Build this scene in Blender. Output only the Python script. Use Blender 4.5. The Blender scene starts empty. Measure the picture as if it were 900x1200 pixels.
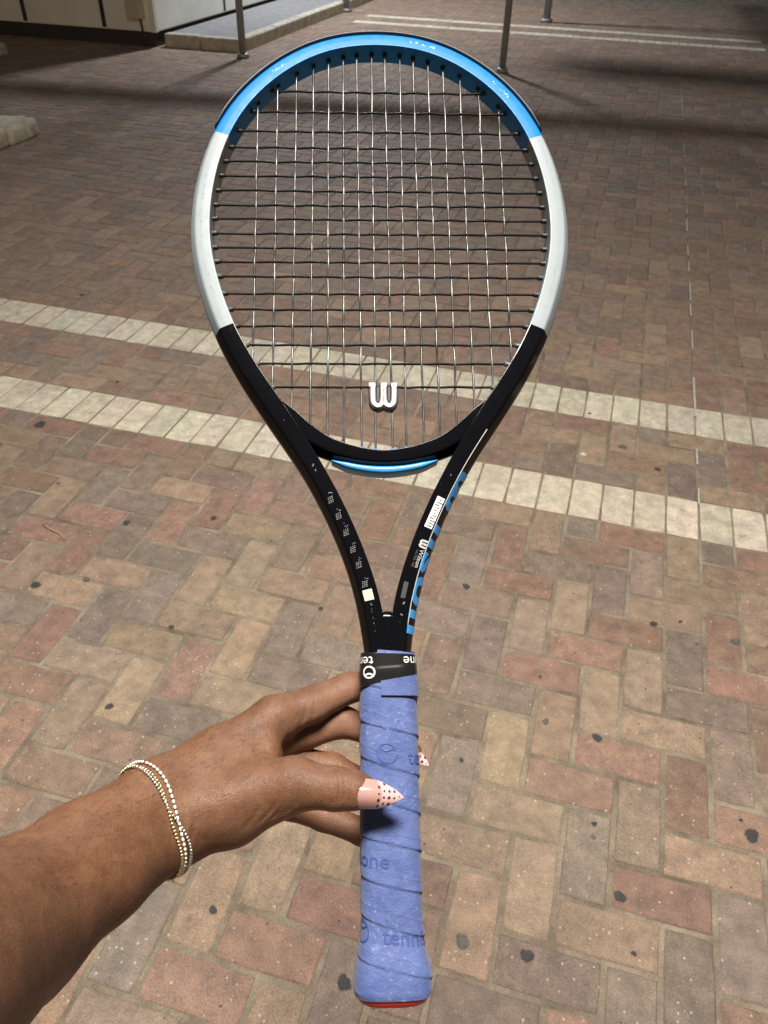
import bpy, bmesh, math, random
import numpy as np
from mathutils import Vector, Matrix

random.seed(7)
rng = np.random.default_rng(7)
SC = bpy.context.scene
COL = SC.collection

# ------------------------------------------------------------------ camera
CAM_POS = Vector((-0.0615, -1.9969, 1.5465))
PITCH, ROLL, YAW = 0.68328, 0.029875, 0.26062
_c, _s = math.cos(YAW), math.sin(YAW)
_r0 = Vector((_c, _s, 0)); _f0 = Vector((-_s, _c, 0)); _z = Vector((0, 0, 1))
FWD = _f0 * math.cos(PITCH) - _z * math.sin(PITCH)
_u0 = _f0 * math.sin(PITCH) + _z * math.cos(PITCH)
RIGHT = _r0 * math.cos(ROLL) + _u0 * math.sin(ROLL)
UP = -_r0 * math.sin(ROLL) + _u0 * math.cos(ROLL)
cam_d = bpy.data.cameras.new('camera')
cam = bpy.data.objects.new('camera', cam_d)
COL.objects.link(cam)
cam.matrix_world = Matrix(((RIGHT.x, UP.x, -FWD.x, CAM_POS.x),
                           (RIGHT.y, UP.y, -FWD.y, CAM_POS.y),
                           (RIGHT.z, UP.z, -FWD.z, CAM_POS.z),
                           (0, 0, 0, 1)))
cam_d.sensor_fit = 'VERTICAL'
cam_d.sensor_height = 24.0
cam_d.sensor_width = 18.0
cam_d.lens = 24.0 * 919.89 / 1200.0
cam_d.clip_start = 0.02
cam_d.clip_end = 2000.0
cam_d.dof.use_dof = True
cam_d.dof.focus_distance = 0.56
cam_d.dof.aperture_fstop = 17.0
SC.camera = cam

# ------------------------------------------------------------------ night sky, exposure
world = bpy.data.worlds.new('World')
SC.world = world
world.use_nodes = True
wn = world.node_tree.nodes; wl = world.node_tree.links
for n in list(wn): wn.remove(n)
sky = wn.new('ShaderNodeTexSky'); sky.sky_type = 'NISHITA'; sky.sun_disc = False
sky.sun_elevation = math.radians(2.0); sky.sun_rotation = math.radians(150)
bg = wn.new('ShaderNodeBackground'); bg.inputs['Strength'].default_value = 0.06
wo = wn.new('ShaderNodeOutputWorld')
wl.new(sky.outputs[0], bg.inputs[0]); wl.new(bg.outputs[0], wo.inputs[0])
SC.view_settings.view_transform = 'Standard'
SC.view_settings.look = 'None'
SC.view_settings.exposure = 0.0
SC.view_settings.gamma = 1.0
SC.view_settings.use_curve_mapping = False

# the two street lamps of the place (their fixtures are built further down)
LAMP_NEAR = dict(pos=(-0.20, -1.48, 4.3), size=(1.0, 0.6), power=218.0, col=(1.0, 0.925, 0.835), spread=160)
LAMP_FAR = dict(pos=(-4.17, 10.49, 4.5), size=0.30, power=1400.0, col=(0.90, 0.93, 1.0))


# ------------------------------------------------------------------ helpers
def tag(o, label=None, cat=None, group=None, kind=None):
    if label: o['label'] = label
    if cat: o['category'] = cat
    if group: o['group'] = group
    if kind: o['kind'] = kind
    return o


def link(name, me, mat=None, parent=None):
    o = bpy.data.objects.new(name, me)
    COL.objects.link(o)
    if mat is not None and me is not None and len(me.materials) == 0:
        me.materials.append(mat)
    if parent is not None:
        o.parent = parent
    return o


def empty(name, loc=(0, 0, 0)):
    o = bpy.data.objects.new(name, None)
    o.empty_display_size = 0.1
    COL.objects.link(o); o.location = loc
    return o


def mesh(name, verts, faces, smooth=False):
    me = bpy.data.meshes.new(name)
    me.from_pydata([tuple(v) for v in verts], [], [tuple(f) for f in faces])
    me.validate(); me.update()
    if smooth:
        me.polygons.foreach_set('use_smooth', [True] * len(me.polygons))
    return me


def box_mesh(name, lo, hi, bev=0.0, seg=2):
    bm = bmesh.new()
    bmesh.ops.create_cube(bm, size=1.0)
    for v in bm.verts:
        v.co = Vector([lo[i] + (v.co[i] + 0.5) * (hi[i] - lo[i]) for i in range(3)])
    if bev > 0:
        bmesh.ops.bevel(bm, geom=list(bm.edges), offset=bev, segments=seg, affect='EDGES', profile=0.6)
    me = bpy.data.meshes.new(name); bm.to_mesh(me); bm.free()
    return me


def tube_mesh(name, pts, rad, nseg=8, cap=True, smooth=True):
    """tube along 3D points; rad is a number or a list"""
    pts = [Vector(p) for p in pts]
    n = len(pts)
    rads = rad if isinstance(rad, (list, tuple)) else [rad] * n
    verts, faces = [], []
    t0 = (pts[1] - pts[0]).normalized()
    ref = Vector((0, 0, 1)) if abs(t0.z) < 0.9 else Vector((1, 0, 0))
    a = t0.cross(ref).normalized()
    for i in range(n):
        t = (pts[min(i + 1, n - 1)] - pts[max(i - 1, 0)]).normalized()
        a = (a - t * a.dot(t)).normalized(); b = t.cross(a)
        for k in range(nseg):
            w = 2 * math.pi * k / nseg
            verts.append(pts[i] + (a * math.cos(w) + b * math.sin(w)) * rads[i])
    for i in range(n - 1):
        for k in range(nseg):
            k2 = (k + 1) % nseg
            faces.append((i * nseg + k, i * nseg + k2, (i + 1) * nseg + k2, (i + 1) * nseg + k))
    if cap:
        faces.append(tuple(reversed(range(nseg))))
        faces.append(tuple(range((n - 1) * nseg, n * nseg)))
    return mesh(name, verts, faces, smooth)


def catmull(P, n):
    """resample points with a Catmull-Rom spline to n points evenly in arc length"""
    P = [np.array(p, float) for p in P]
    Q = [2 * P[0] - P[1]] + P + [2 * P[-1] - P[-2]]
    out = []
    for i in range(1, len(Q) - 2):
        for t in np.linspace(0, 1, 24, endpoint=False):
            p0, p1, p2, p3 = Q[i - 1:i + 3]
            out.append(0.5 * (2 * p1 + (p2 - p0) * t + (2 * p0 - 5 * p1 + 4 * p2 - p3) * t * t + (3 * p1 - p0 - 3 * p2 + p3) * t ** 3))
    out.append(P[-1]); out = np.array(out)
    d = np.r_[0, np.cumsum(np.linalg.norm(np.diff(out, axis=0), axis=1))]
    s = np.linspace(0, d[-1], n)
    return np.stack([np.interp(s, d, out[:, k]) for k in range(out.shape[1])], 1)


def text_mesh(body, size, extrude=0.0, spacing=1.0, bold=0.0):
    cu = bpy.data.curves.new('lettering', 'FONT')
    cu.body = body; cu.size = size; cu.extrude = extrude; cu.space_character = spacing; cu.offset = bold
    cu.align_x = 'CENTER'; cu.align_y = 'CENTER'; cu.resolution_u = 4
    o = bpy.data.objects.new('lettering', cu); COL.objects.link(o)
    dg = bpy.context.evaluated_depsgraph_get(); dg.update()
    me = bpy.data.meshes.new_from_object(o.evaluated_get(dg))
    bpy.data.objects.remove(o); bpy.data.curves.remove(cu)
    return me


# ------------------------------------------------------------------ materials
class NT:
    def __init__(self, name):
        self.m = bpy.data.materials.new(name); self.m.use_nodes = True
        self.t = self.m.node_tree
        self.b = self.t.nodes['Principled BSDF']

    def n(self, typ, **kw):
        nd = self.t.nodes.new(typ)
        for k, v in kw.items():
            if k in nd.inputs: nd.inputs[k].default_value = v
            else: setattr(nd, k, v)
        return nd

    def l(self, a, b): self.t.links.new(a, b)

    def noise(self, vec, scale, detail=4, rough=0.55):
        nd = self.n('ShaderNodeTexNoise'); nd.inputs['Scale'].default_value = scale
        nd.inputs['Detail'].default_value = detail; nd.inputs['Roughness'].default_value = rough
        if vec is not None: self.l(vec, nd.inputs['Vector'])
        return nd.outputs['Fac']

    def ramp(self, fac, a, b, va=0.0, vb=1.0):
        nd = self.n('ShaderNodeMapRange'); nd.clamp = True
        nd.inputs['From Min'].default_value = a; nd.inputs['From Max'].default_value = b
        nd.inputs['To Min'].default_value = va; nd.inputs['To Max'].default_value = vb
        self.l(fac, nd.inputs['Value']); return nd.outputs[0]

    def mix(self, fac, a, b, mode='MIX'):
        nd = self.n('ShaderNodeMix', data_type='RGBA', blend_type=mode)
        for sock, v in ((nd.inputs[0], fac), (nd.inputs[6], a), (nd.inputs[7], b)):
            if isinstance(v, (int, float)): sock.default_value = v
            elif isinstance(v, tuple): sock.default_value = (*v[:3], 1)
            else: self.l(v, sock)
        return nd.outputs[2]

    def math(self, op, a, b=None):
        nd = self.n('ShaderNodeMath', operation=op)
        for i, v in enumerate((a, b)):
            if v is None: continue
            if isinstance(v, (int, float)): nd.inputs[i].default_value = v
            else: self.l(v, nd.inputs[i])
        return nd.outputs[0]

    def bump(self, h, strength, dist=0.001, prev=None):
        nd = self.n('ShaderNodeBump'); nd.inputs['Strength'].default_value = strength
        nd.inputs['Distance'].default_value = dist
        self.l(h, nd.inputs['Height'])
        if prev is not None: self.l(prev, nd.inputs['Normal'])
        return nd.outputs[0]

    def set(self, **kw):
        for k, v in kw.items():
            k = k.replace('_', ' ')
            s = self.b.inputs[k]
            if isinstance(v, (int, float)): s.default_value = v
            elif isinstance(v, tuple): s.default_value = (*v[:3], 1)
            else: self.l(v, s)


def simple(name, col, rough=0.5, metal=0.0, var=0.0, scale=40.0, bump=0.0, coat=0.0, spec=0.5):
    t = NT(name)
    pos = t.n('ShaderNodeTexCoord').outputs['Object']
    c = col
    if var > 0:
        f = t.ramp(t.noise(pos, scale, 5), 0.3, 0.7)
        c = t.mix(f, tuple(x * (1 - var) for x in col), tuple(min(1, x * (1 + var)) for x in col))
    t.set(Base_Color=c, Roughness=rough, Metallic=metal, Coat_Weight=coat, Specular_IOR_Level=spec)
    if bump > 0:
        t.set(Normal=t.bump(t.noise(pos, scale * 4, 4), bump, 0.002))
    return t.m


def paver_material(name, source):
    """weathered concrete paver; its own colour comes from the object or from an attribute"""
    t = NT(name)
    pos = t.n('ShaderNodeNewGeometry').outputs['Position']
    if source == 'object':
        col = t.n('ShaderNodeObjectInfo').outputs['Color']
    else:
        col = t.n('ShaderNodeVertexColor', layer_name='Col').outputs['Color']
    # cloudy wear inside each paver
    f1 = t.ramp(t.noise(pos, 22, 8, 0.68), 0.34, 0.66)
    c = t.mix(f1, t.mix(1.0, col, (0.70, 0.71, 0.73), 'MULTIPLY'), t.mix(1.0, col, (1.2, 1.18, 1.15), 'MULTIPLY'))
    # fine grain
    f2 = t.ramp(t.noise(pos, 360, 4, 0.75), 0.33, 0.68)
    c = t.mix(f2, t.mix(1.0, c, (0.56, 0.55, 0.54), 'MULTIPLY'), t.mix(1.0, c, (1.34, 1.34, 1.33), 'MULTIPLY'))
    # pale aggregate specks
    v1 = t.n('ShaderNodeTexVoronoi'); v1.inputs['Scale'].default_value = 88; v1.inputs['Randomness'].default_value = 1
    t.l(pos, v1.inputs['Vector'])
    sc = t.n('ShaderNodeSeparateColor'); t.l(v1.outputs['Color'], sc.inputs[0])
    size = t.ramp(sc.outputs[0], 0.62, 1.0, 0.0, 0.30)
    m1 = t.math('LESS_THAN', t.math('ADD', v1.outputs['Distance'], t.math('MULTIPLY', t.noise(pos, 300, 2), 0.08)), size)
    c = t.mix(t.math('MULTIPLY', m1, 0.5), c, (0.66, 0.60, 0.50))
    # dark specks and grime
    v2 = t.n('ShaderNodeTexVoronoi'); v2.inputs['Scale'].default_value = 46
    t.l(pos, v2.inputs['Vector'])
    sc2 = t.n('ShaderNodeSeparateColor'); t.l(v2.outputs['Color'], sc2.inputs[0])
    size2 = t.ramp(sc2.outputs[1], 0.76, 1.0, 0.0, 0.20)
    m2 = t.math('LESS_THAN', t.math('ADD', v2.outputs['Distance'], t.math('MULTIPLY', t.noise(pos, 160, 3), 0.1)), size2)
    c = t.mix(t.math('MULTIPLY', m2, 0.75), c, (0.035, 0.033, 0.03))
    grime = t.ramp(t.noise(pos, 3.1, 6, 0.62), 0.52, 0.78)
    c = t.mix(t.math('MULTIPLY', grime, 0.38), c, (0.09, 0.08, 0.07))
    smudge = t.ramp(t.noise(pos, 24, 3, 0.5), 0.66, 0.74)
    c = t.mix(t.math('MULTIPLY', smudge, 0.35), c, (0.07, 0.065, 0.06))
    t.set(Base_Color=c, Roughness=t.ramp(f2, 0, 1, 0.62, 0.85), Specular_IOR_Level=0.35)
    h = t.math('ADD', t.noise(pos, 300, 5, 0.7), t.math('MULTIPLY', t.noise(pos, 40, 4), 1.5))
    t.set(Normal=t.bump(h, 0.45, 0.0015))
    return t.m


M_BRICK = paver_material('paver_by_object', 'object')
M_FIELD = paver_material('paver_by_attribute', 'attr')


def joint_material():
    t = NT('joint_sand')
    pos = t.n('ShaderNodeNewGeometry').outputs['Position']
    f = t.ramp(t.noise(pos, 7, 6, 0.65), 0.35, 0.68)
    c = t.mix(f, (0.20, 0.163, 0.122), (0.47, 0.40, 0.30))
    g = t.ramp(t.noise(pos, 500, 2), 0.35, 0.7)
    c = t.mix(g, t.mix(1.0, c, (0.6, 0.6, 0.6), 'MULTIPLY'), c)
    t.set(Base_Color=c, Roughness=0.95, Specular_IOR_Level=0.1, Normal=t.bump(t.noise(pos, 450, 3), 0.7, 0.002))
    return t.m


M_JOINT = joint_material()
M_ASPHALT = simple('dark_ground', (0.06, 0.055, 0.05), 0.9, var=0.3, scale=4, bump=0.3)


def gum_material(name, col):
    t = NT(name)
    pos = t.n('ShaderNodeNewGeometry').outputs['Position']
    rad = t.n('ShaderNodeAttribute', attribute_name='rad').outputs['Fac']
    e = t.math('ADD', rad, t.math('MULTIPLY', t.math('SUBTRACT', t.noise(pos, 260, 4, 0.7), 0.5), 0.7))
    c = t.mix(t.ramp(t.noise(pos, 180, 4), 0.3, 0.7), col, tuple(x * 1.9 for x in col))
    t.set(Base_Color=c, Roughness=0.75, Alpha=t.ramp(e, 0.62, 0.98, 0.93, 0.0))
    return t.m


M_GUM = gum_material('old_gum', (0.034, 0.034, 0.035))
M_GUM_FAINT = gum_material('faded_gum', (0.085, 0.082, 0.078))
M_GUM_PALE = gum_material('pale_gum', (0.45, 0.44, 0.41))
M_LINEPAINT = simple('worn_white_paint', (0.50, 0.48, 0.43), 0.7, var=0.3, scale=60)

# ------------------------------------------------------------------ ground and paving
U = 0.1        # paver module: 0.1 x 0.2 m
g = link('ground', mesh('ground', [(-600, -600, -0.03), (600, -600, -0.03), (600, 600, -0.03), (-600, 600, -0.03)], [(0, 1, 2, 3)]), M_ASPHALT)
tag(g, kind='structure')
pave = link('pavement', mesh('pavement', [(-14, -6, -0.0028), (8, -6, -0.0028), (8, 30, -0.0028), (-14, 30, -0.0028)], [(0, 1, 2, 3)]), M_JOINT)
tag(pave, kind='structure')

BANDS = [(0, 2), (6, 8), (96, 98), (102, 104)]       # rows of cream pavers, in modules


def in_band(v):
    return any(a <= v < b for a, b in BANDS)


RED = [(-0.11, -0.34), (0.1, -0.54), (-0.0, -0.64), (0.2, -0.43), (0.24, -0.2), (0.45, -0.4), (0.49, -0.53), (0.2, -0.83), (0.1, -0.93), (0.35, -0.85), (0.55, -0.04), (0.3, -1.15), (0.45, -1.32), (0.13, -1.42), (-1.42, -0.45), (-1.38, -0.59), (-1.56, -0.56), (-1.16, -0.39), (-1.05, -0.3), (-0.96, -0.19), (-0.81, -0.25), (-1.27, -0.89), (-1.2, -1.03), (-0.87, -0.89), (-1.16, -1.14), (-0.52, -1.54), (-0.41, -1.44), (-0.33, -1.34), (-2.35, 0.53), (-1.95, 0.26), (-1.95, 0.55), (-1.55, 0.25), (-1.77, -0.03), (-1.42, -0.05), (-1.55, -0.14), (0.05, 0.56), (0.04, 0.26), (0.56, 0.51), (0.2, -0.02), (0.25, -0.12), (0.55, -0.03)]
GREY = [(-0.26, -0.33), (-0.01, -0.23), (0.15, -0.27), (-0.1, -0.73), (-0.15, -0.59), (-0.26, -0.53), (-0.15, -0.96), (0.41, -0.63), (0.35, -0.48), (0.47, -0.78), (0.15, -1.1), (0.11, -1.35), (0.25, -1.34), (0.35, -1.28), (0.45, -1.2), (0.0, -1.43), (-1.28, -0.49), (-1.31, -0.33), (-1.45, -0.33), (-1.1, -0.54), (-1.01, -0.45), (-1.06, -0.69), (-1.16, -0.79), (-1.38, -0.84), (-1.69, -0.42), (-0.65, -0.69), (-0.55, -0.73), (-0.61, -0.83), (-0.82, -1.02), (-0.65, -1.51), (-0.27, -1.44), (-1.94, 0.46), (-2.15, 0.35), (-2.1, 0.24), (-1.66, 0.52), (-1.66, -0.07), (-1.99, -0.06), (0.21, 0.56), (0.15, 0.29), (0.33, 0.26), (0.45, 0.36), (0.01, 0.35), (0.03, -0.07), (0.45, -0.03)]
MIDTONE = [(-0.06, -0.5), (0.3, -0.3), (0.25, -0.58), (0.25, -1.01), (-1.12, -0.93), (-0.76, -0.37), (-0.86, -0.49), (-1.06, -1.09), (-1.46, -0.65), (-0.62, -1.62)]
TAN = [(0.05, -0.4), (0.04, -0.79), (-0.05, -0.9), (0.15, -0.69), (0.31, -0.74), (0.34, -0.15), (0.4, -0.25), (-0.0, -1.06), (0.05, -1.2), (-0.05, -1.32), (0.2, -1.24), (0.41, -1.05), (-1.2, -0.63), (-1.32, -0.73), (-0.96, -0.58), (-0.91, -0.74), (-1.01, -0.83), (-0.76, -0.79), (-0.81, -0.62), (-0.7, -0.53), (-0.95, -1.0), (-0.66, -0.92), (-0.91, -0.34), (-1.2, -0.26), (-1.56, -0.39), (-0.56, -1.4), (-0.46, -1.33), (-0.37, -1.53), (-0.35, -1.25), (0.09, 0.46), (0.25, 0.41), (0.36, 0.5), (0.45, 0.26), (0.35, -0.06), (-1.86, 0.28), (-2.02, 0.5), (-2.03, 0.34)]
C_RED, C_GREY, C_MID, C_TAN = (0.302, 0.202, 0.155), (0.250, 0.205, 0.168), (0.302, 0.243, 0.185), (0.342, 0.265, 0.186)
C_CREAM = (0.66, 0.63, 0.50)

# herringbone cells: module cell -> (brick key, rectangle)
cell = {}


def lattice(u0, u1, v0, v1):
    out = {}
    for i in range(-400, 400):
        for j in range(-400, 400):
            a, b = 1 + i + 2 * j, -12 + i - 2 * j
            if a < u0 - 3 or a > u1 + 3 or b < v0 - 3 or b > v1 + 3: continue
            for kind, cells in (('V', ((a, b), (a, b + 1))), ('H', ((a + 1, b), (a + 2, b)))):
                keep = [c for c in cells if not in_band(c[1]) and u0 <= c[0] < u1 and v0 <= c[1] < v1]
                if keep:
                    us = [c[0] for c in keep]; vs = [c[1] for c in keep]
                    out[(kind, a, b)] = (min(us), min(vs), max(us) + 1, max(vs) + 1)
    return out


pavers = lattice(-84, 40, -26, 130)
for (a0, b0) in BANDS:
    for uu in range(-84, 40):
        if a0 > 50 and (uu < -38 or uu >= 14): continue
        pavers[('S', uu, a0)] = (uu, a0, uu + 1, b0)
for k, (a, b, c, d) in pavers.items():
    for i in range(a, c):
        for j in range(b, d):
            cell[(i, j)] = k
colour = {}
for lst, c in ((RED, C_RED), (GREY, C_GREY), (MIDTONE, C_MID), (TAN, C_TAN)):
    for (x, y) in lst:
        k = cell.get((math.floor(x / U), math.floor(y / U)))
        if k and k[0] != 'S': colour[k] = c


def paver_colour(k):
    if k[0] == 'S':
        c = C_CREAM; j = random.uniform(0.88, 1.06)
    else:
        c = colour.get(k)
        if c is None:
            c = random.choices((C_RED, C_GREY, C_MID, C_TAN), (0.20, 0.34, 0.22, 0.24))[0]
            q = random.uniform(0.25, 0.65); c = tuple(a * (1 - q) + b * q for a, b in zip(c, (0.285, 0.198, 0.140)))
        j = random.uniform(0.86, 1.12)
    c = (c[0] * 1.03, c[1] * 0.985, c[2] * 0.985)
    return tuple(x * j * random.uniform(0.97, 1.03) for x in c) + (1.0,)


def to_px(p):
    d = Vector(p) - CAM_POS
    z = d.dot(FWD)
    if z < 0.1: return None
    return 450 + 919.89 * d.dot(RIGHT) / z, 600 - 919.89 * d.dot(UP) / z, z


def worn_paver(w, h, gap, bev, dz, rr):
    """like paver_geom but with an uneven, slightly chipped outline"""
    x, y = w / 2 - gap, h / 2 - gap
    if w > h * 1.2: P = [(-1, -1), (-.34, -1), (.3, -1), (1, -1), (1, 0.1), (1, 1), (.36, 1), (-.3, 1), (-1, 1), (-1, -0.1)]
    elif h > w * 1.2: P = [(-1, -1), (0, -1), (1, -1), (1, -.34), (1, .3), (1, 1), (0.1, 1), (-1, 1), (-1, .34), (-1, -.3)]
    else: P = [(-1, -1), (0.1, -1), (1, -1), (1, 0), (1, 1), (-0.1, 1), (-1, 1), (-1, 0.1)]
    n = len(P); top, mid, low = [], [], []
    for (a, b) in P:
        corner = abs(a) == 1 and abs(b) == 1
        q = rr.uniform(0, 0.0030 if corner else 0.0013)
        ox, oy = a * x - (q * a if abs(a) == 1 else 0), b * y - (q * b if abs(b) == 1 else 0)
        bb = bev * rr.uniform(0.7, 1.7)
        ix, iy = ox - (bb * a if abs(a) == 1 else 0), oy - (bb * b if abs(b) == 1 else 0)
        top.append((ix, iy, rr.uniform(-0.0003, 0.0001))); mid.append((ox, oy, -bev * rr.uniform(0.7, 1.1))); low.append((ox, oy, -dz))
    Fc = [tuple(range(n))]
    for i in range(n):
        j = (i + 1) % n
        Fc += [(n + i, n + j, j, i), (2 * n + i, 2 * n + j, n + j, n + i)]
    return top + mid + low, Fc


def paver_geom(w, h, gap, bev, dz):
    """bevelled block centred on the origin, top at 0"""
    x, y = w / 2 - gap, h / 2 - gap
    xi, yi = x - bev, y - bev
    V = [(-xi, -yi, 0), (xi, -yi, 0), (xi, yi, 0), (-xi, yi, 0),
         (-x, -y, -bev * 0.75), (x, -y, -bev * 0.75), (x, y, -bev * 0.75), (-x, y, -bev * 0.75),
         (-x, -y, -dz), (x, -y, -dz), (x, y, -dz), (-x, y, -dz)]
    Fc = [(0, 1, 2, 3)]
    for i in range(4):
        j = (i + 1) % 4
        Fc += [(4 + i, 4 + j, j, i), (8 + i, 8 + j, 4 + j, 4 + i)]
    return V, Fc


info = []
for k, r in pavers.items():
    cx, cy = (r[0] + r[2]) / 2 * U, (r[1] + r[3]) / 2 * U
    px = to_px((cx, cy, 0))
    vis = px is not None and -70 < px[0] < 970 and -60 < px[1] < 1290
    near = px[2] if px else 99
    if px is None and cy < -1.2: continue
    info.append((k, r, cx, cy, vis, near))
own = set()
for names, lim in ((('V', 'H'), 300), (('S',), 90)):
    cand = sorted([q for q in info if q[4] and q[0][0] in names], key=lambda q: q[5])
    own |= {q[0] for q in cand[:lim]}
shared = {}
FV, FF, FC = [], [], []
FD = []
for k, r, cx, cy, vis, near in sorted(info, key=lambda q: q[5]):
    w, h = (r[2] - r[0]) * U, (r[3] - r[1]) * U
    band = k[0] == 'S'
    gap, bev = (0.0022, 0.0016) if band else (0.0042, 0.0026)
    dzj = random.uniform(-0.0014, 0.0010); rz = random.uniform(-0.006, 0.006)
    tx, ty = random.uniform(-0.004, 0.004), random.uniform(-0.004, 0.004)
    jx, jy = random.uniform(-0.0008, 0.0008), random.uniform(-0.0008, 0.0008)
    c4 = paver_colour(k)
    if k in own:
        key = (w > h, round(w * h, 4), band, random.randrange(6))
        if key not in shared:
            V, Fc = worn_paver(w, h, gap, bev, 0.02, random)
            shared[key] = mesh('paver', V, Fc)
        o = link('cream_paver' if band else 'brick', shared[key], M_BRICK, pave)
        o.location = (cx + jx, cy + jy, dzj)
        o.rotation_euler = (tx, ty, rz)
        o.color = c4
    else:
        V, Fc = paver_geom(w, h, gap, bev, 0.008)
        n0 = len(FV)
        R = Matrix.Rotation(rz, 3, 'Z')
        for v in V:
            p = R @ Vector(v)
            FV.append((p.x + cx + jx, p.y + cy + jy, p.z + dzj + p.x * ty * 0.5 + p.y * tx * 0.5))
        for f in Fc:
            FF.append(tuple(i + n0 for i in f))
        FC += [c4] * len(V)
me = mesh('paver_field', FV, FF)
ca = me.color_attributes.new('Col', 'FLOAT_COLOR', 'POINT')
ca.data.foreach_set('color', np.array(FC, np.float32).ravel())
tag(link('paver_field', me, M_FIELD, pave), kind='stuff')


def blob_mesh(name, r, h, irr, seed, n=18):
    rr = random.Random(seed)
    ph = [rr.uniform(0, 6.28) for _ in range(4)]
    V = [(0, 0, h)]
    for ring, (fr, fz) in enumerate(((0.55, 0.95), (0.85, 0.7), (1.0, 0.0))):
        for i in range(n):
            a = 2 * math.pi * i / n
            q = 1 + irr * (0.5 * math.sin(2 * a + ph[0]) + 0.35 * math.sin(3 * a + ph[1]) + 0.25 * math.sin(5 * a + ph[2]) + 0.2 * math.sin(9 * a + ph[3]))
            V.append((math.cos(a) * r * fr * q, math.sin(a) * r * fr * q, h * fz))
    Fc = [(0, 1 + i, 1 + (i + 1) % n) for i in range(n)]
    for ring in range(2):
        o = 1 + ring * n
        for i in range(n):
            j = (i + 1) % n
            Fc.append((o + i, o + n + i, o + n + j, o + j))
    me = mesh(name, V, Fc, True)
    ra = me.attributes.new('rad', 'FLOAT', 'POINT')
    ra.data.foreach_set('value', [0.0] + [0.55] * n + [0.85] * n + [1.0] * n)
    return me


GUM = [(-0.25, -1.47, 13), (-0.53, -1.42, 8), (-0.64, -1.38, 5), (-0.06, -1.34, 13), (0.06, -1.33, 12), (0.22, -1.17, 11), (0.16, -1.03, 6), (0.16, -1.06, 5), (0.48, -0.96, 15), (0.25, -1.27, 5), (0.46, -0.93, 4), (0.03, -0.8, 8), (0.15, -0.81, 11), (-0.24, -0.41, 11), (0.27, -0.4, 10), (0.48, -0.4, 12), (-0.14, -0.96, 5), (0.0, -0.67, 4), (0.34, -0.37, 5), (0.38, -0.44, 5), (-1.28, -0.45, 11), (-1.04, -0.35, 10), (-1.38, -0.76, 13), (-1.26, -0.7, 9), (-0.97, -1.06, 9), (-0.6, -0.61, 6), (-0.95, -0.79, 7), (-1.59, -0.34, 7), (-1.85, -0.06, 20), (-2.32, 0.94, 12), (-1.75, 0.29, 8), (0.15, 0.44, 13), (0.27, 0.34, 10), (0.02, 0.63, 6)]
for i, (x, y, r) in enumerate(GUM):
    o = link('gum_spot', blob_mesh('gum_spot', r / 860, 0.0009, 0.22, i, 24), M_GUM_FAINT if i % 4 == 3 else M_GUM, pave)
    o.location = (x, y, 0.0012); o.rotation_euler = (0, 0, random.uniform(0, 6))
o = link('gum_spot', blob_mesh('gum_spot', 0.013, 0.0012, 0.2, 99), M_GUM_PALE, pave)
o.location = (0.02, 0.35, 0.0012)
# worn white dashes painted along one joint
y = 0.18
while y < 8.0:
    L = random.uniform(0.05, 0.32)
    if not (0.62 < y < 0.9) or random.random() < 0.5:
        wv = random.uniform(0.0022, 0.0045)
        xx = 0.40 + random.uniform(-0.002, 0.002)
        o = link('painted_dash', mesh('painted_dash', [(xx - wv, y, 0.0022), (xx + wv, y, 0.0022), (xx + wv * 0.8, y + L, 0.0022), (xx - wv * 0.7, y + L, 0.0022)], [(0, 1, 2, 3)]), M_LINEPAINT, pave)
    y += L + random.uniform(0.03, 0.26)
tw = link('twig', tube_mesh('twig', [(-1.51, -0.535, 0.004), (-1.475, -0.548, 0.0055), (-1.44, -0.556, 0.005), (-1.408, -0.574, 0.004)], [0.0022, 0.0026, 0.0024, 0.0014], 6), simple('dry_twig', (0.42, 0.30, 0.18), 0.8, var=0.2))
tag(tw, 'short pale dry twig lying on a red paver at the left', 'twig')

# ------------------------------------------------------------------ background: shed, raised walk, posts, stops
M_CREAMMETAL = simple('cream_sheet_metal', (0.84, 0.86, 0.79), 0.5, var=0.07, scale=3, bump=0.04)
M_DARKSEAM = simple('dark_rubber', (0.03, 0.03, 0.03), 0.7)
M_KERB = simple('old_concrete', (0.46, 0.43, 0.35), 0.9, var=0.35, scale=14, bump=0.5)
M_SLAB = simple('walk_slab', (0.24, 0.235, 0.235), 0.9, var=0.2, scale=9, bump=0.3)
M_STEEL = simple('galvanised_steel', (0.30, 0.31, 0.32), 0.5, 0.4, var=0.15, scale=20)
M_STONE = simple('pale_stone', (0.52, 0.48, 0.38), 0.9, var=0.3, scale=22, bump=0.6)
M_BASE = simple('black_plinth', (0.045, 0.043, 0.04), 0.9)

shed = empty('shed', (-5.15, 6.86, 0))
tag(shed, 'cream metal cabin with dark vertical seams on a black plinth', 'shed')


def at(o, parent):
    o.parent = parent
    return o


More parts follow.
